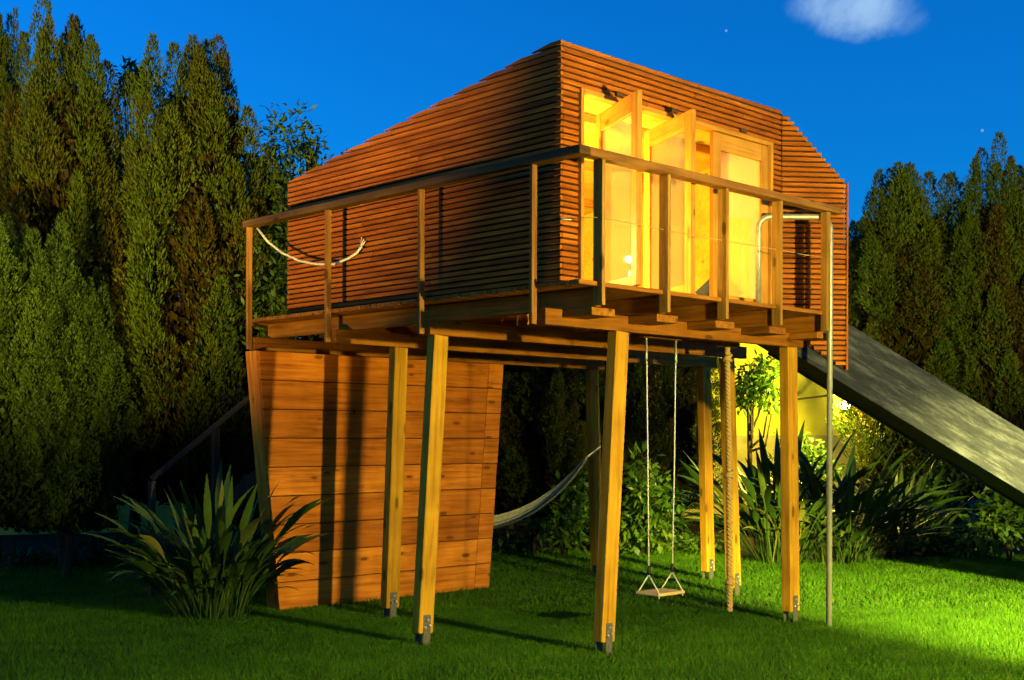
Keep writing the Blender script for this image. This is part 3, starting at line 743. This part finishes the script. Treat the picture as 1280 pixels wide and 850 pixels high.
# ------------------------------------------------------------------ neighbouring building, walls, lamps
bA, bB = lawn_at(770, 22.5), lawn_at(1100, 22.5)
wdir = (bB - bA).normalized(); back = Vector((-wdir.y, wdir.x, 0))
if back.dot(VD) < 0: back = -back
nb_ = empty('neighbour_building', bA, 'yellow rendered building wall glowing behind the right side of the garden', 'building')
poly = [(p.x, p.y) for p in (bA, bB, bB + back * 4, bA + back * 4)]
prism('wall', poly, 0.0, 3.35, M['render'], nb_)
q = [bA - back * 0.06 - wdir * .06, bB - back * 0.06 + wdir * .06, bB + back * 4.06 + wdir * .06, bA + back * 4.06 - wdir * .06]
prism('plinth', [(p.x, p.y) for p in q], 0.0, 1.62, M['capstone'], nb_)
prism('roof', [(p.x, p.y) for p in q], 3.352, 3.5, M['capstone'], nb_)

g0, g1 = lawn_at(-250, 17.4), lawn_at(770, 22.4)
gdir = (g1 - g0).normalized(); gb = Vector((-gdir.y, gdir.x, 0))
gw = empty('garden_wall', g0, 'pale rendered garden wall behind the tall cypresses', 'wall')
prism('wall', [(p.x, p.y) for p in (g0, g1, g1 + gb * .2, g0 + gb * .2)], 0.0, 1.75, M['gwall'], gw)
prism('capping', [(p.x, p.y) for p in (g0 - gb * .03, g1 - gb * .03, g1 + gb * .23, g0 + gb * .23)], 1.752, 1.80, M['gwall'], gw)

def floodlight(name, loc, target, label, cat, watt, col, spot, blend=0.3, post=True, rad=0.06):
    """housing with a lit lens and its own light"""
    loc = Vector(loc); d = (Vector(target) - loc).normalized()
    base = Vector((loc.x, loc.y, 0)) if post else loc
    t_ = empty(name, base, label, cat)
    q = d.to_track_quat('-Z', 'Y').to_matrix().to_4x4(); q.translation = loc
    V, F = lathe_geo([(0.03, 0.10), (0.07, 0.08), (0.085, 0.0), (0.085, -0.02), (0.078, -0.02), (0.075, -0.005)], 16)
    mesh_obj('housing', V, F, M['black'], q, t_, True)
    V, F = lathe_geo([(0.074, -0.008), (0.074, -0.004)], 16)
    mesh_obj('lens', V, F, M['flood'], q, t_)
    if post:
        tube('post', [base, Vector((loc.x, loc.y, loc.z)) - d * 0.10], 0.022, M['black'], t_, 8)
    l = bpy.data.lights.new(name + '_light', 'SPOT'); l.energy = watt; l.color = col; l.spot_size = math.radians(spot); l.spot_blend = blend; l.shadow_soft_size = rad
    o = bpy.data.objects.new(name + '_light', l); q2 = q.copy(); q2.translation = loc + d * 0.04; link(o, q2, t_)
    return t_
# the floodlight that throws the leg shadows: low, out of frame on the right
LA = CAM + VD * 4.0 + VR * 5.0; LA.z = 2.12  # just below the deck
floodlight('garden_floodlight', LA, (1.6, 2.5, 2.2), 'garden floodlight on a low post facing the playhouse front', 'floodlight', 4500, (1.0, 0.86, 0.24), 165, 0.2, rad=0.10)
# spotlight on the left, aimed up at the cypresses and the top of the side wall
LB = CAM + VD * 3.2 + VR * -3.6; LB.z = 0.45
floodlight('spike_spotlight', LB, at(110, -200, 12.5), 'garden spotlight on a short spike aimed up at the cypresses', 'spotlight', 5600, (1.0, 0.70, 0.18), 66, 0.6)
# second spotlight for the cypresses alone
LB2 = CAM + VD * 3.2 + VR * -4.2; LB2.z = 0.6
floodlight('spike_spotlight', LB2, at(105, 150, 14.4), 'garden spotlight on a spike aimed at the tall olive cypresses', 'spotlight', 17000, (1.0, 0.76, 0.16), 38, 0.7)
# its neighbours: one head low over the lawn towards the slide, one on the far cypresses
LC = CAM + VD * 4.0 + VR * 5.35; LC.z = 2.0
floodlight('lawn_floodlight', LC, CAM + VD * 11.8 + VR * 4.2 - Vector((0, 0, 1.6)), 'floodlight on a low post shining across the lawn under the slide', 'floodlight', 34000, (1.0, 0.90, 0.22), 33, 1.0)
LE = CAM + VD * 4.3 + VR * 5.7; LE.z = 2.3
floodlight('tree_floodlight', LE, CAM + VD * 18.5 + VR * 6.4 + Vector((0, 0, 3.1)), 'floodlight on a low post aimed at the cypresses beyond the slide', 'floodlight', 15000, (1.0, 0.84, 0.22), 26, 0.7)
# unseen lamp added behind the camera: a weak warm fill for bluish shadows
LT = CAM - VD * 3.5 - VR * 2.0; LT.z = 2.9
floodlight('fill_lamp', LT, (1.0, 2.0, 1.6), 'weak warm fill lamp added on a post behind the camera', 'lamp', 260, (1.0, 0.78, 0.40), 110, 0.6)
# wall lamp under the slide
LD = at(1056, 505, 19.0)
wl = empty('wall_lamp', LD, 'bright white wall lamp glaring beneath the slide', 'lamp')
V, F = lathe_geo([(0.02, -0.07), (0.05, -0.06), (0.075, -0.02), (0.075, 0.02), (0.05, 0.06), (0.02, 0.07)], 16)
mesh_obj('globe', V, F, M['flood'], Matrix.Translation(LD), wl, True)
tube('bracket', [LD + Vector((0, 0, 0.065)), LD + Vector((0, 0, 0.14)), LD + VD * 0.5 + Vector((0, 0, .18)), LD + VD * 3.42 + Vector((0, 0, .18))], 0.018, M['black'], wl, 8)
point('wall_lamp_light', LD - VR * 0.13 - VD * 0.03, (1.0, 0.86, 0.10), 1500, wl, 0.06)

# ------------------------------------------------------------------ plants
def mesh_np(name, co, faces_n, loops, tint, mat):
    """fast mesh: co (n,3); faces all with faces_n corners; loops flat index array; tint per vertex"""
    me = bpy.data.meshes.new(name); nf = len(loops) // faces_n
    me.vertices.add(len(co)); me.vertices.foreach_set('co', np.ascontiguousarray(co, dtype=np.float32).ravel())
    me.loops.add(len(loops)); me.loops.foreach_set('vertex_index', np.ascontiguousarray(loops, dtype=np.int32))
    me.polygons.add(nf); me.polygons.foreach_set('loop_start', np.arange(0, nf * faces_n, faces_n, dtype=np.int32))
    try: me.polygons.foreach_set('loop_total', np.full(nf, faces_n, dtype=np.int32))
    except Exception: pass
    me.update(calc_edges=True)
    a = me.attributes.new('tint', 'FLOAT', 'POINT'); a.data.foreach_set('value', np.ascontiguousarray(tint, dtype=np.float32))
    me.materials.append(mat); return me
def unit(v): return v / np.maximum(np.linalg.norm(v, axis=1, keepdims=True), 1e-9)
def leaf_quads(P, D, Nn, L, Wd, tint, fold=0.0):
    """one rhombic leaf per point: P base, D direction, Nn approximate normal"""
    D = unit(D); Sd = unit(np.cross(D, Nn)); n = len(P)
    L = np.asarray(L).reshape(-1, 1) * np.ones((n, 1)); Wd = np.asarray(Wd).reshape(-1, 1) * np.ones((n, 1))
    up = unit(np.cross(Sd, D))
    co = np.stack([P, P + D * L * .45 + Sd * Wd * .5 + up * L * fold, P + D * L, P + D * L * .45 - Sd * Wd * .5 + up * L * fold], axis=1).reshape(-1, 3)
    return co, np.arange(n * 4), np.repeat(tint, 4)

def cypress_mesh(name, H, R, seed, mat, n_plume=78, per=940, browning=0.16, low=0.12, leafs=1.0):
    """column of flame-shaped plumes of fine sprays, several spires on top, dark gaps between"""
    g = np.random.default_rng(seed); k6 = H / 6.0
    P, D, T, RR = [], [], [], []
    plumes = []
    for i in range(n_plume):
        f = low + (0.80 - low) * (i + g.random()) / n_plume
        prof = (1 - (f * 0.98) ** 6) ** 0.7 * (0.74 + 0.26 * min(1, f / 0.22))
        th = i * 2.399963 + g.normal(0, 0.45)
        lobes = 1 + 0.16 * math.sin(th * 3 + seed) + 0.12 * math.sin(th * 5 + seed * 2.1 + f * 7)
        rr = R * prof * lobes * (g.uniform(0.74, 0.98) if i % 3 else g.uniform(0.35, 0.6))
        out = 0.26 * (1 - f) - 0.10 * max(0, f - 0.55) / 0.25
        plumes.append((th, rr, f * H, g.uniform(0.75, 1.45) * k6, g.uniform(0.17, 0.31) * k6, out, f))
    for i in range(9):                                            # spires
        th = i * 2.4 + seed; rr = R * (0.12 + 0.62 * ((i + 0.3) / 9)); f = g.uniform(0.74, 0.82) - 0.05 * (rr / R)
        plumes.append((th, rr, f * H, (H - f * H) * g.uniform(0.84, 1.04) - 0.28 * rr, g.uniform(0.15, 0.22) * k6, -0.07, 0.9))
    for th, rr, zb, ln, pr, out, f in plumes:
        base = np.array([rr * math.cos(th), rr * math.sin(th), zb])
        ax = np.array([math.cos(th) * out, math.sin(th) * out, 1.0]) + g.normal(0, 0.05, 3) * [1, 1, 0]; ax /= np.linalg.norm(ax)
        n_ = int(per * (0.6 + 0.4 * pr / (0.2 * k6)) * (1.0 + 0.7 * max(0, f - 0.45)))
        u = g.random(n_) ** 0.9
        shp = np.where(u < 0.34, (u / 0.34 + 0.02) ** 0.6, np.clip(1 - (u - 0.34) / 0.66, 0, 1) ** 0.72)
        lump = 1 + 0.22 * np.sin(u * 17 + th * 3 + 5 * g.random())
        q = g.random(n_) * 2 * math.pi; rn = np.sqrt(g.uniform(0.28, 1.0, n_)); r = pr * (shp * lump + 0.05) * rn
        a1 = np.cross(ax, [0.3, 0.2, 0.9]); a1 /= np.linalg.norm(a1); a2 = np.cross(ax, a1)
        off = a1[None] * (r * np.cos(q))[:, None] + a2[None] * (r * np.sin(q))[:, None]
        P.append(base + ax * (u * ln)[:, None] + off); rad = unit(off + 1e-6)
        D.append(ax * 1.0 + rad * 0.55 + g.normal(0, 0.26, (n_, 3)))
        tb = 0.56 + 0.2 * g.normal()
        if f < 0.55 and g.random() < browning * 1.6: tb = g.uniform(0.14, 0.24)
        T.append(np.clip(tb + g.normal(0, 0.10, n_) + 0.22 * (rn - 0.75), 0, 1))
    m_ = n_plume * 150
    f = g.random(m_) * (0.84 - low) + low; th = g.random(m_) * 2 * math.pi
    rr = R * np.clip(1 - f ** 6, 0, 1) ** 0.7 * 0.74 * np.sqrt(g.random(m_))
    Pi = np.stack([rr * np.cos(th), rr * np.sin(th), f * H], 1); Di = np.stack([np.cos(th) * .5, np.sin(th) * .5, np.full(m_, .8)], 1) + g.normal(0, .45, (m_, 3))
    P = np.concatenate(P); D = np.concatenate(D); T = np.concatenate(T)
    L = g.uniform(0.030, 0.085, len(P)) * leafs; W = g.uniform(0.010, 0.020, len(P)) * leafs
    c1, _, t1 = leaf_quads(P, D, g.normal(0, 1, (len(P), 3)), L, W, T)
    c2, _, t2 = leaf_quads(Pi, Di, g.normal(0, 1, (m_, 3)), g.uniform(0.10, 0.2, m_), g.uniform(0.04, 0.085, m_), np.clip(g.normal(0.02, 0.03, m_), 0, 1))  # brown inner leaves, coloured darker still to paint shade into the gaps
    co = np.concatenate([c1, c2]); t = np.concatenate([t1, t2])
    return mesh_np(name, co, 4, np.arange(len(co)), t, mat)

def trunk_geo(H, r, seed, limbs=8):
    g = random.Random(seed); parts = []
    def wob(k): return Vector((0.05 * math.sin(k * 1.7 + seed), 0.05 * math.cos(k * 2.3 + seed), 0))
    parts.append(tube_geo([Vector((0, 0, H * k / 8)) + wob(k) * (k > 0) for k in range(9)], [r * (1 - k / 9.5) for k in range(9)], 8))
    for i in range(limbs):
        z0_ = H * g.uniform(0.08, 0.7); th = g.random() * 6.283; l = g.uniform(0.4, 0.9) * H / 6
        d = Vector((math.cos(th), math.sin(th), 0))
        parts.append(tube_geo([Vector((0, 0, z0_)), Vector((0, 0, z0_ + l * .35)) + d * l * .45, Vector((0, 0, z0_ + l * 1.2)) + d * l * .75], [r * .35, r * .25, r * .08], 6))
    return join_geo(parts)

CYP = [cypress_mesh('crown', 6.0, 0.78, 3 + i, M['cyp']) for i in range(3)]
CYPG = cypress_mesh('crown', 6.0, 1.15, 31, M['cypgreen'], 120, 560, browning=0.05, low=0.15)
TV, TF = trunk_geo(5.4, 0.09, 4)
TRUNK = bpy.data.meshes.new('trunk'); TRUNK.from_pydata([tuple(v) for v in TV], [], TF); TRUNK.materials.append(M['bark'])
def cypress(px, top, halfw, dep, mesh, rot, label, R0=0.78, group='cypresses around the lawn'):
    p = lawn_at(px, dep, 0.05); H = 1.6 + (HOR - top) / FPX * dep
    sc = H / 6.0; sxy = (halfw / FPX * dep) / R0
    t_ = empty('cypress_tree', p, label, 'tree', group)
    for nm, me in (('crown', mesh), ('trunk', TRUNK)):
        k_ = sxy if nm == 'crown' else sc
        link(bpy.data.objects.new(nm, me), Matrix.Translation(p) @ Matrix.Rotation(rot, 4, 'Z') @ Matrix.Diagonal((k_, k_, sc, 1)), t_)
    return t_
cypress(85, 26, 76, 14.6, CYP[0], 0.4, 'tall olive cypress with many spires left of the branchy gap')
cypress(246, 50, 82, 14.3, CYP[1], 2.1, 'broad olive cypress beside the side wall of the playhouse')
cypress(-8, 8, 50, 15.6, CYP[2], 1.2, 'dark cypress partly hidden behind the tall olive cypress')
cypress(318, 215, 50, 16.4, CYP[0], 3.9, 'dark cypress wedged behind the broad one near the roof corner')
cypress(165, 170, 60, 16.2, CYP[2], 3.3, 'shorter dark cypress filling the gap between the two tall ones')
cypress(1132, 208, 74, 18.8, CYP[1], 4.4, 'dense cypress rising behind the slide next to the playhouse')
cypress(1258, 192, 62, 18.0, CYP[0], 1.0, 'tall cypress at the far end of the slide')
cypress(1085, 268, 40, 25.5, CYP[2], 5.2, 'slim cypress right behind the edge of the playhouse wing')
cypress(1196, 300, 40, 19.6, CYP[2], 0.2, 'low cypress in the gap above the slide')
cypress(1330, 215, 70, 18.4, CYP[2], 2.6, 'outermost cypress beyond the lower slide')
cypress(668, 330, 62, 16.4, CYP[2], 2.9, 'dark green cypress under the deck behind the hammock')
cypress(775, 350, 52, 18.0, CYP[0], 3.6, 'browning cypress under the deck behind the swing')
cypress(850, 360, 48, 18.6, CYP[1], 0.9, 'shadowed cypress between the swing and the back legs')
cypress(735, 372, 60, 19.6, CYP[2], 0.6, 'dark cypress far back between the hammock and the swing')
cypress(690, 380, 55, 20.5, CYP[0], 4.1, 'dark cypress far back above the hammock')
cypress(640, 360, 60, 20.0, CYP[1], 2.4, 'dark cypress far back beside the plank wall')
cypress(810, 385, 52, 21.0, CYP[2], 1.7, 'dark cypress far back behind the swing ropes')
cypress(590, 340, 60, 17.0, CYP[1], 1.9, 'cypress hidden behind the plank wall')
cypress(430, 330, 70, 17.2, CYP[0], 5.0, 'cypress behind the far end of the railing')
cypress(-12, 262, 92, 12.7, CYPG, 0.7, 'leafy green conifer standing in front of the tall cypresses', 1.15, 'green conifers')
cypress(84, 345, 78, 13.4, CYPG, 3.7, 'lower green conifer filling in beside the leafy one', 1.15, 'green conifers')
cypress(300, 395, 80, 15.2, CYPG, 2.2, 'low dark conifer behind the stair rail', 1.15, 'green conifers')

def leaf_crown(name, n, rx, ry, rz_, L, W, seed, mat, clump=40, droop=0.2, zc=0.0):
    g = np.random.default_rng(seed)
    cc = g.normal(0, 1, (clump, 3)); cc = unit(cc) * (g.random((clump, 1)) ** 0.45); cc *= [rx, ry, rz_]
    k = g.integers(0, clump, n)
    sp = 0.32 * np.array([rx, ry, rz_])
    P = cc[k] + np.clip(g.normal(0, 1, (n, 3)), -1.5, 1.5) * sp * 0.62
    D = unit(P - cc[k] + 1e-6) * 0.7 + g.normal(0, 0.5, (n, 3)) + [0, 0, -droop]
    T = np.clip(0.5 + 0.22 * g.normal(0, 1, clump)[k] + g.normal(0, .15, n), 0, 1)
    co, lo, t = leaf_quads(P + [0, 0, zc], D, g.normal(0, .5, (n, 3)) + [0, 0, 1], g.uniform(.7, 1.25, n) * L, g.uniform(.7, 1.2, n) * W, T, 0.05)
    return mesh_np(name, co, 4, lo, t, mat)
def broad_tree(px, y, rx, rz_, dep, n, L, W, seed, mat, label, cat='tree', name='broadleaf_tree', group=None, crown='crown', stems=1):
    c_ = at(px, y, dep); p = Vector((c_.x, c_.y, 0.05)); zc = c_.z - 0.05
    t_ = empty(name, p, label, cat, group)
    me = leaf_crown(crown, n, rx, rx, rz_, L, W, seed, mat, zc=zc)
    link(bpy.data.objects.new(crown, me), Matrix.Translation(p), t_)
    g = random.Random(seed); parts = []
    r = 0.05 if name == 'broadleaf_tree' else 0.014
    for s_ in range(stems):
        th = g.random() * 6.283
        parts.append(tube_geo([Vector((0.03 * math.cos(th), 0.03 * math.sin(th), 0)), Vector((0.1 * rx * math.cos(th), .1 * rx * math.sin(th), zc * .5)), Vector((0.2 * rx * math.cos(th), .2 * rx * math.sin(th), zc))], [r, r * .8, r * .5], 7))
    for i in range(9):
        d = Vector((g.uniform(-1, 1), g.uniform(-1, 1), g.uniform(-.2, 1))).normalized()
        b0 = Vector((0, 0, zc * g.uniform(.55, 1.0)))
        parts.append(tube_geo([b0, b0 + d * rx * .45 + Vector((0, 0, .05)), Vector((d.x * rx * .85, d.y * rx * .85, zc + d.z * rz_ * .85))], [r * .5, r * .35, r * .12], 5))
    V, F = join_geo(parts)
    mesh_obj('trunk' if name == 'broadleaf_tree' else 'stem', V, F, M['bark'], Matrix.Translation(p), t_, True)
    return t_
broad_tree(352, 250, 0.62, 1.0, 15.0, 3600, 0.10, 0.04, 5, M['broad'], 'dark broadleaf tree peeping over the low corner of the roof')
broad_tree(386, 185, 0.20, 0.26, 15.2, 130, 0.11, 0.035, 52, M['broad'], 'thin leafy shoot reaching above the low corner of the roof')
broad_tree(345, 360, 0.9, 0.9, 14.6, 4200, 0.10, 0.04, 6, M['broad'], 'dark bushy tree behind the railing end post')
broad_tree(1207, 285, 0.45, 0.6, 21.0, 1500, 0.12, 0.05, 7, M['broad'], 'dark broadleaf tree in the gap between the right cypresses')
broad_tree(170, 105, 0.25, 0.3, 16.5, 500, 0.12, 0.05, 72, M['broad'], 'dark leafy treetop showing between the two tall cypresses')
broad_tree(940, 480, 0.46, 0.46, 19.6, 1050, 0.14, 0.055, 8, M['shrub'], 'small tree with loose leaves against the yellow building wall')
sg = 'lit shrubs behind the swing'
broad_tree(706, 632, 0.50, 0.50, 16.2, 900, 0.15, 0.065, 9, M['shrub'], 'bright green shrub beside the hammock end', 'shrub', 'shrub', sg, 'foliage', 4)
broad_tree(806, 630, 0.52, 0.55, 16.6, 1000, 0.16, 0.07, 10, M['shrub'], 'bright green shrub seen between the swing ropes', 'shrub', 'shrub', sg, 'foliage', 4)
broad_tree(1262, 640, 0.55, 0.42, 15.6, 1000, 0.15, 0.08, 12, M['shrub'], 'bright leafy shrub below the lower end of the slide', 'shrub', 'shrub', None, 'foliage', 4)
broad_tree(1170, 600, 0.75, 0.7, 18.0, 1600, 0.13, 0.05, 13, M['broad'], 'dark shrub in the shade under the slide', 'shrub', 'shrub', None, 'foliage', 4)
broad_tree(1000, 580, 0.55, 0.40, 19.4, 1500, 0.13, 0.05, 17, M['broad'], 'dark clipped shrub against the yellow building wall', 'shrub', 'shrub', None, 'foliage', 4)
broad_tree(650, 676, 0.45, 0.16, 16.6, 420, 0.13, 0.035, 14, M['broad'], 'low dark plant at the lawn edge by the plank wall', 'shrub', 'shrub', None, 'foliage', 3)
broad_tree(120, 690, 0.55, 0.14, 15.2, 520, 0.13, 0.045, 15, M['broad'], 'low dark plant in front of the pale garden wall', 'shrub', 'shrub', None, 'foliage', 3)
broad_tree(20, 702, 0.5, 0.10, 15.0, 420, 0.12, 0.045, 16, M['broad'], 'flat dark ground plant at the end of the garden wall', 'shrub', 'shrub', None, 'foliage', 3)

broad_tree(1150, 676, 0.5, 0.16, 16.9, 520, 0.14, 0.035, 18, M['broad'], 'low dark plant on the bed beneath the slide', 'shrub', 'shrub', None, 'foliage', 3)
broad_tree(1215, 676, 0.45, 0.16, 16.6, 480, 0.13, 0.05, 19, M['shrub'], 'low ragged plant beside the bright shrub under the slide', 'shrub', 'shrub', None, 'foliage', 3)
broad_tree(870, 676, 0.5, 0.14, 17.0, 480, 0.14, 0.04, 20, M['shrub'], 'low plant at the lawn edge beside the back legs', 'shrub', 'shrub', None, 'foliage', 3)
broad_tree(750, 674, 0.5, 0.14, 17.2, 480, 0.14, 0.04, 21, M['broad'], 'low plant at the lawn edge behind the swing', 'shrub', 'shrub', None, 'foliage', 3)
# strelitzia: a fan of paddle leaves on long stalks, every leaf its own piece
def strel_leaf_geo(stalk, blade, width, bend, fold, twist):
    """leaf growing along +z from the origin, arching towards +x"""
    V, F = [], []; N = 14; pts = []
    L = stalk + blade
    for i in range(N + 1):
        f = i / N; a_b = bend * f ** 1.8
        pts.append((f, a_b))
    x = z_ = 0.0; cen = []; ds = L / N
    for f, a_b in pts:
        cen.append((x, z_, a_b)); x += math.sin(a_b) * ds; z_ += math.cos(a_b) * ds
    fs = stalk / L
    for i, (x, z_, a_b) in enumerate(cen):
        f = i / N
        if f < fs: w = 0.006
        else:
            u = (f - fs) / (1 - fs); w = width * 0.5 * max(0.02, math.sin(math.pi * min(1, 0.05 + u ** 0.8 * 0.95)) ** 0.9)
            if i == N: w = 0.003
        tw = twist * f
        nx, nz = math.cos(a_b), -math.sin(a_b)
        lift = w * fold
        for sgn in (-1, 0, 1):
            yy = sgn * w * math.cos(tw); up_ = -(abs(sgn) * lift) + sgn * w * math.sin(tw)
            V.append((x - nx * up_ * 1.0, yy, z_ - nz * up_))
    for i in range(N):
        for k in range(2): F.append((i * 3 + k, i * 3 + k + 1, (i + 1) * 3 + k + 1, (i + 1) * 3 + k))
    return V, F
SL = []
for i in range(10):
    g = random.Random(100 + i)
    V, F = strel_leaf_geo(g.uniform(0.28, 0.72), g.uniform(0.36, 0.58), g.uniform(0.042, 0.072), g.uniform(0.05, 1.1) if i < 7 else g.uniform(1.2, 2.0), g.uniform(-0.5, 0.3), g.uniform(-0.9, 0.9))
    me = bpy.data.meshes.new('leaf'); me.from_pydata(V, [], F); me.materials.append(M['strel']); me.polygons.foreach_set('use_smooth', [True] * len(me.polygons)); SL.append(me)
def strelitzia(p, n, scale, spread, seed, label, tilt=0.75, group='strelitzia clumps'):
    g = random.Random(seed); p = Vector(p)
    t_ = empty('strelitzia_plant', p, label, 'plant', group)
    for i in range(n):
        th = g.random() * 6.283; rr = spread * math.sqrt(g.random())
        k = g.choice(SL); s = scale * g.uniform(0.58, 1.08)
        lean = tilt * (rr / spread) ** 1.2 * g.uniform(0.5, 1.0) + g.uniform(-.06, .1)
        base = p + Vector((math.cos(th) * rr * .62, math.sin(th) * rr * .62, 0))
        mw = Matrix.Translation(base) @ Matrix.Rotation(th + g.uniform(-.5, .5), 4, 'Z') @ Matrix.Rotation(lean, 4, 'Y') @ Matrix.Rotation(g.uniform(-.5, .5), 4, 'Z') @ Matrix.Diagonal((s, s, s, 1))
        link(bpy.data.objects.new('leaf', k), mw, t_)
    return t_
strelitzia(ground(268, 772), 300, 1.10, 0.50, 1, 'strelitzia clump of dark paddle leaves in front of the plank wall', 0.66, group='strelitzia clumps')
strelitzia(ground(975, 702), 200, 1.42, 0.55, 2, 'tall strelitzia with upright leaves against the yellow glow')
strelitzia(ground(1050, 700), 290, 1.36, 0.75, 3, 'wide strelitzia behind the fire pole with arching leaves', 1.0)
strelitzia(ground(1128, 690), 190, 1.15, 0.6, 4, 'strelitzia with low spreading leaves beneath the slide', 1.0)

# small palm behind the swing
pp = lawn_at(878, 17.2, 0.08)
palm = empty('palm_plant', pp, 'small palm with horizontal fronds behind the swing', 'plant')
for i in range(11):
    g = random.Random(300 + i); th = math.atan2(-VR.y, -VR.x) + g.uniform(-1.2, 1.2); V, F = [], []
    L = g.uniform(0.9, 1.2); h0 = g.uniform(0.15, 0.9); d = Vector((math.cos(th), math.sin(th), 0)); sd_ = Vector((-d.y, d.x, 0))
    for k in range(22):
        f = k / 21; c_ = d * L * f + Vector((0, 0, h0 + 0.35 * f - 0.55 * f * f)); ll = 0.30 * math.sin(math.pi * (0.12 + 0.85 * f))
        for s in (-1, 1):
            tip = c_ + sd_ * s * ll * .85 + d * ll * .6 + Vector((0, 0, -0.25 * ll)); j = len(V)
            V += [c_, c_ * .5 + tip * .5 + d * .013, tip, c_ * .5 + tip * .5 - d * .013]; F.append((j, j + 1, j + 2, j + 3))
    a_, f_ = tube_geo([Vector((0, 0, 0)), Vector((0, 0, h0 * .9))] + [d * L * q + Vector((0, 0, h0 + 0.35 * q - 0.55 * q * q)) for q in (0.05, .4, .7, 1)], [.012, .01, .009, .007, .005, .002], 5)
    V, F = join_geo([(V, F), (a_, f_)])
    mesh_obj('frond', V, F, M['strel'], Matrix.Translation(pp), palm)

# ------------------------------------------------------------------ grass blades on the lawn
def grass(n, d0, d1, seed, h, w):
    g = np.random.default_rng(seed)
    dep = np.sqrt(g.random(n) * (d1 ** 2 - d0 ** 2) + d0 ** 2)
    lat = (g.random(n) * 2 - 1) * (0.50 * dep + 0.8)
    xy = np.array([CAM.x, CAM.y])[None] + dep[:, None] * np.array([VD.x, VD.y])[None] + lat[:, None] * np.array([VR.x, VR.y])[None]
    # keep off the bed
    ex = np.array([[(p - CAM).dot(VR), (p - CAM).dot(VD)] for p in epts]); o = np.argsort(ex[:, 0])
    lim = np.interp(lat, ex[o, 0], ex[o, 1]) + g.normal(0, 0.10, n)
    xy = xy[dep < lim]; n = len(xy)
    f1 = np.sin(xy[:, 0] * 1.3 + 2 * np.sin(xy[:, 1] * .9)) * .5 + np.sin(xy[:, 1] * 2.1 + xy[:, 0] * .7) * .5
    hh = h * g.uniform(.45, 1.35, n) * (1 + .22 * f1); th = g.random(n) * 6.283
    ln = g.normal(0, .5, (n, 2)) * hh[:, None]
    b0 = np.stack([xy[:, 0] + np.cos(th) * w / 2, xy[:, 1] + np.sin(th) * w / 2, np.zeros(n)], 1)
    b1 = np.stack([xy[:, 0] - np.cos(th) * w / 2, xy[:, 1] - np.sin(th) * w / 2, np.zeros(n)], 1)
    tp = np.stack([xy[:, 0] + ln[:, 0], xy[:, 1] + ln[:, 1], hh], 1)
    f2 = np.sin(xy[:, 0] * 5.1 + 3 * np.sin(xy[:, 1] * 3.7)) * np.sin(xy[:, 1] * 4.3 + 2 * np.sin(xy[:, 0] * 2.9))
    t = np.clip(.42 + .14 * f1 + .16 * f2 + g.normal(0, .16, n) + (g.random(n) < .03) * .5, 0, 1)
    return np.stack([b0, b1, tp], 1).reshape(-1, 3), np.repeat(t, 3)
A_ = [grass(330000, 7.3, 11.5, 1, .036, .0055), grass(250000, 11.5, 18.5, 2, .040, .009)]
co = np.concatenate([a[0] for a in A_]); ti = np.concatenate([a[1] for a in A_])
me = mesh_np('grass', co, 3, np.arange(len(co)), ti, M['grass'])
gr = bpy.data.objects.new('grass', me); link(gr, Matrix.Identity(4)); tag(gr, 'short green mown grass covering the lawn', 'grass', None, 'stuff')
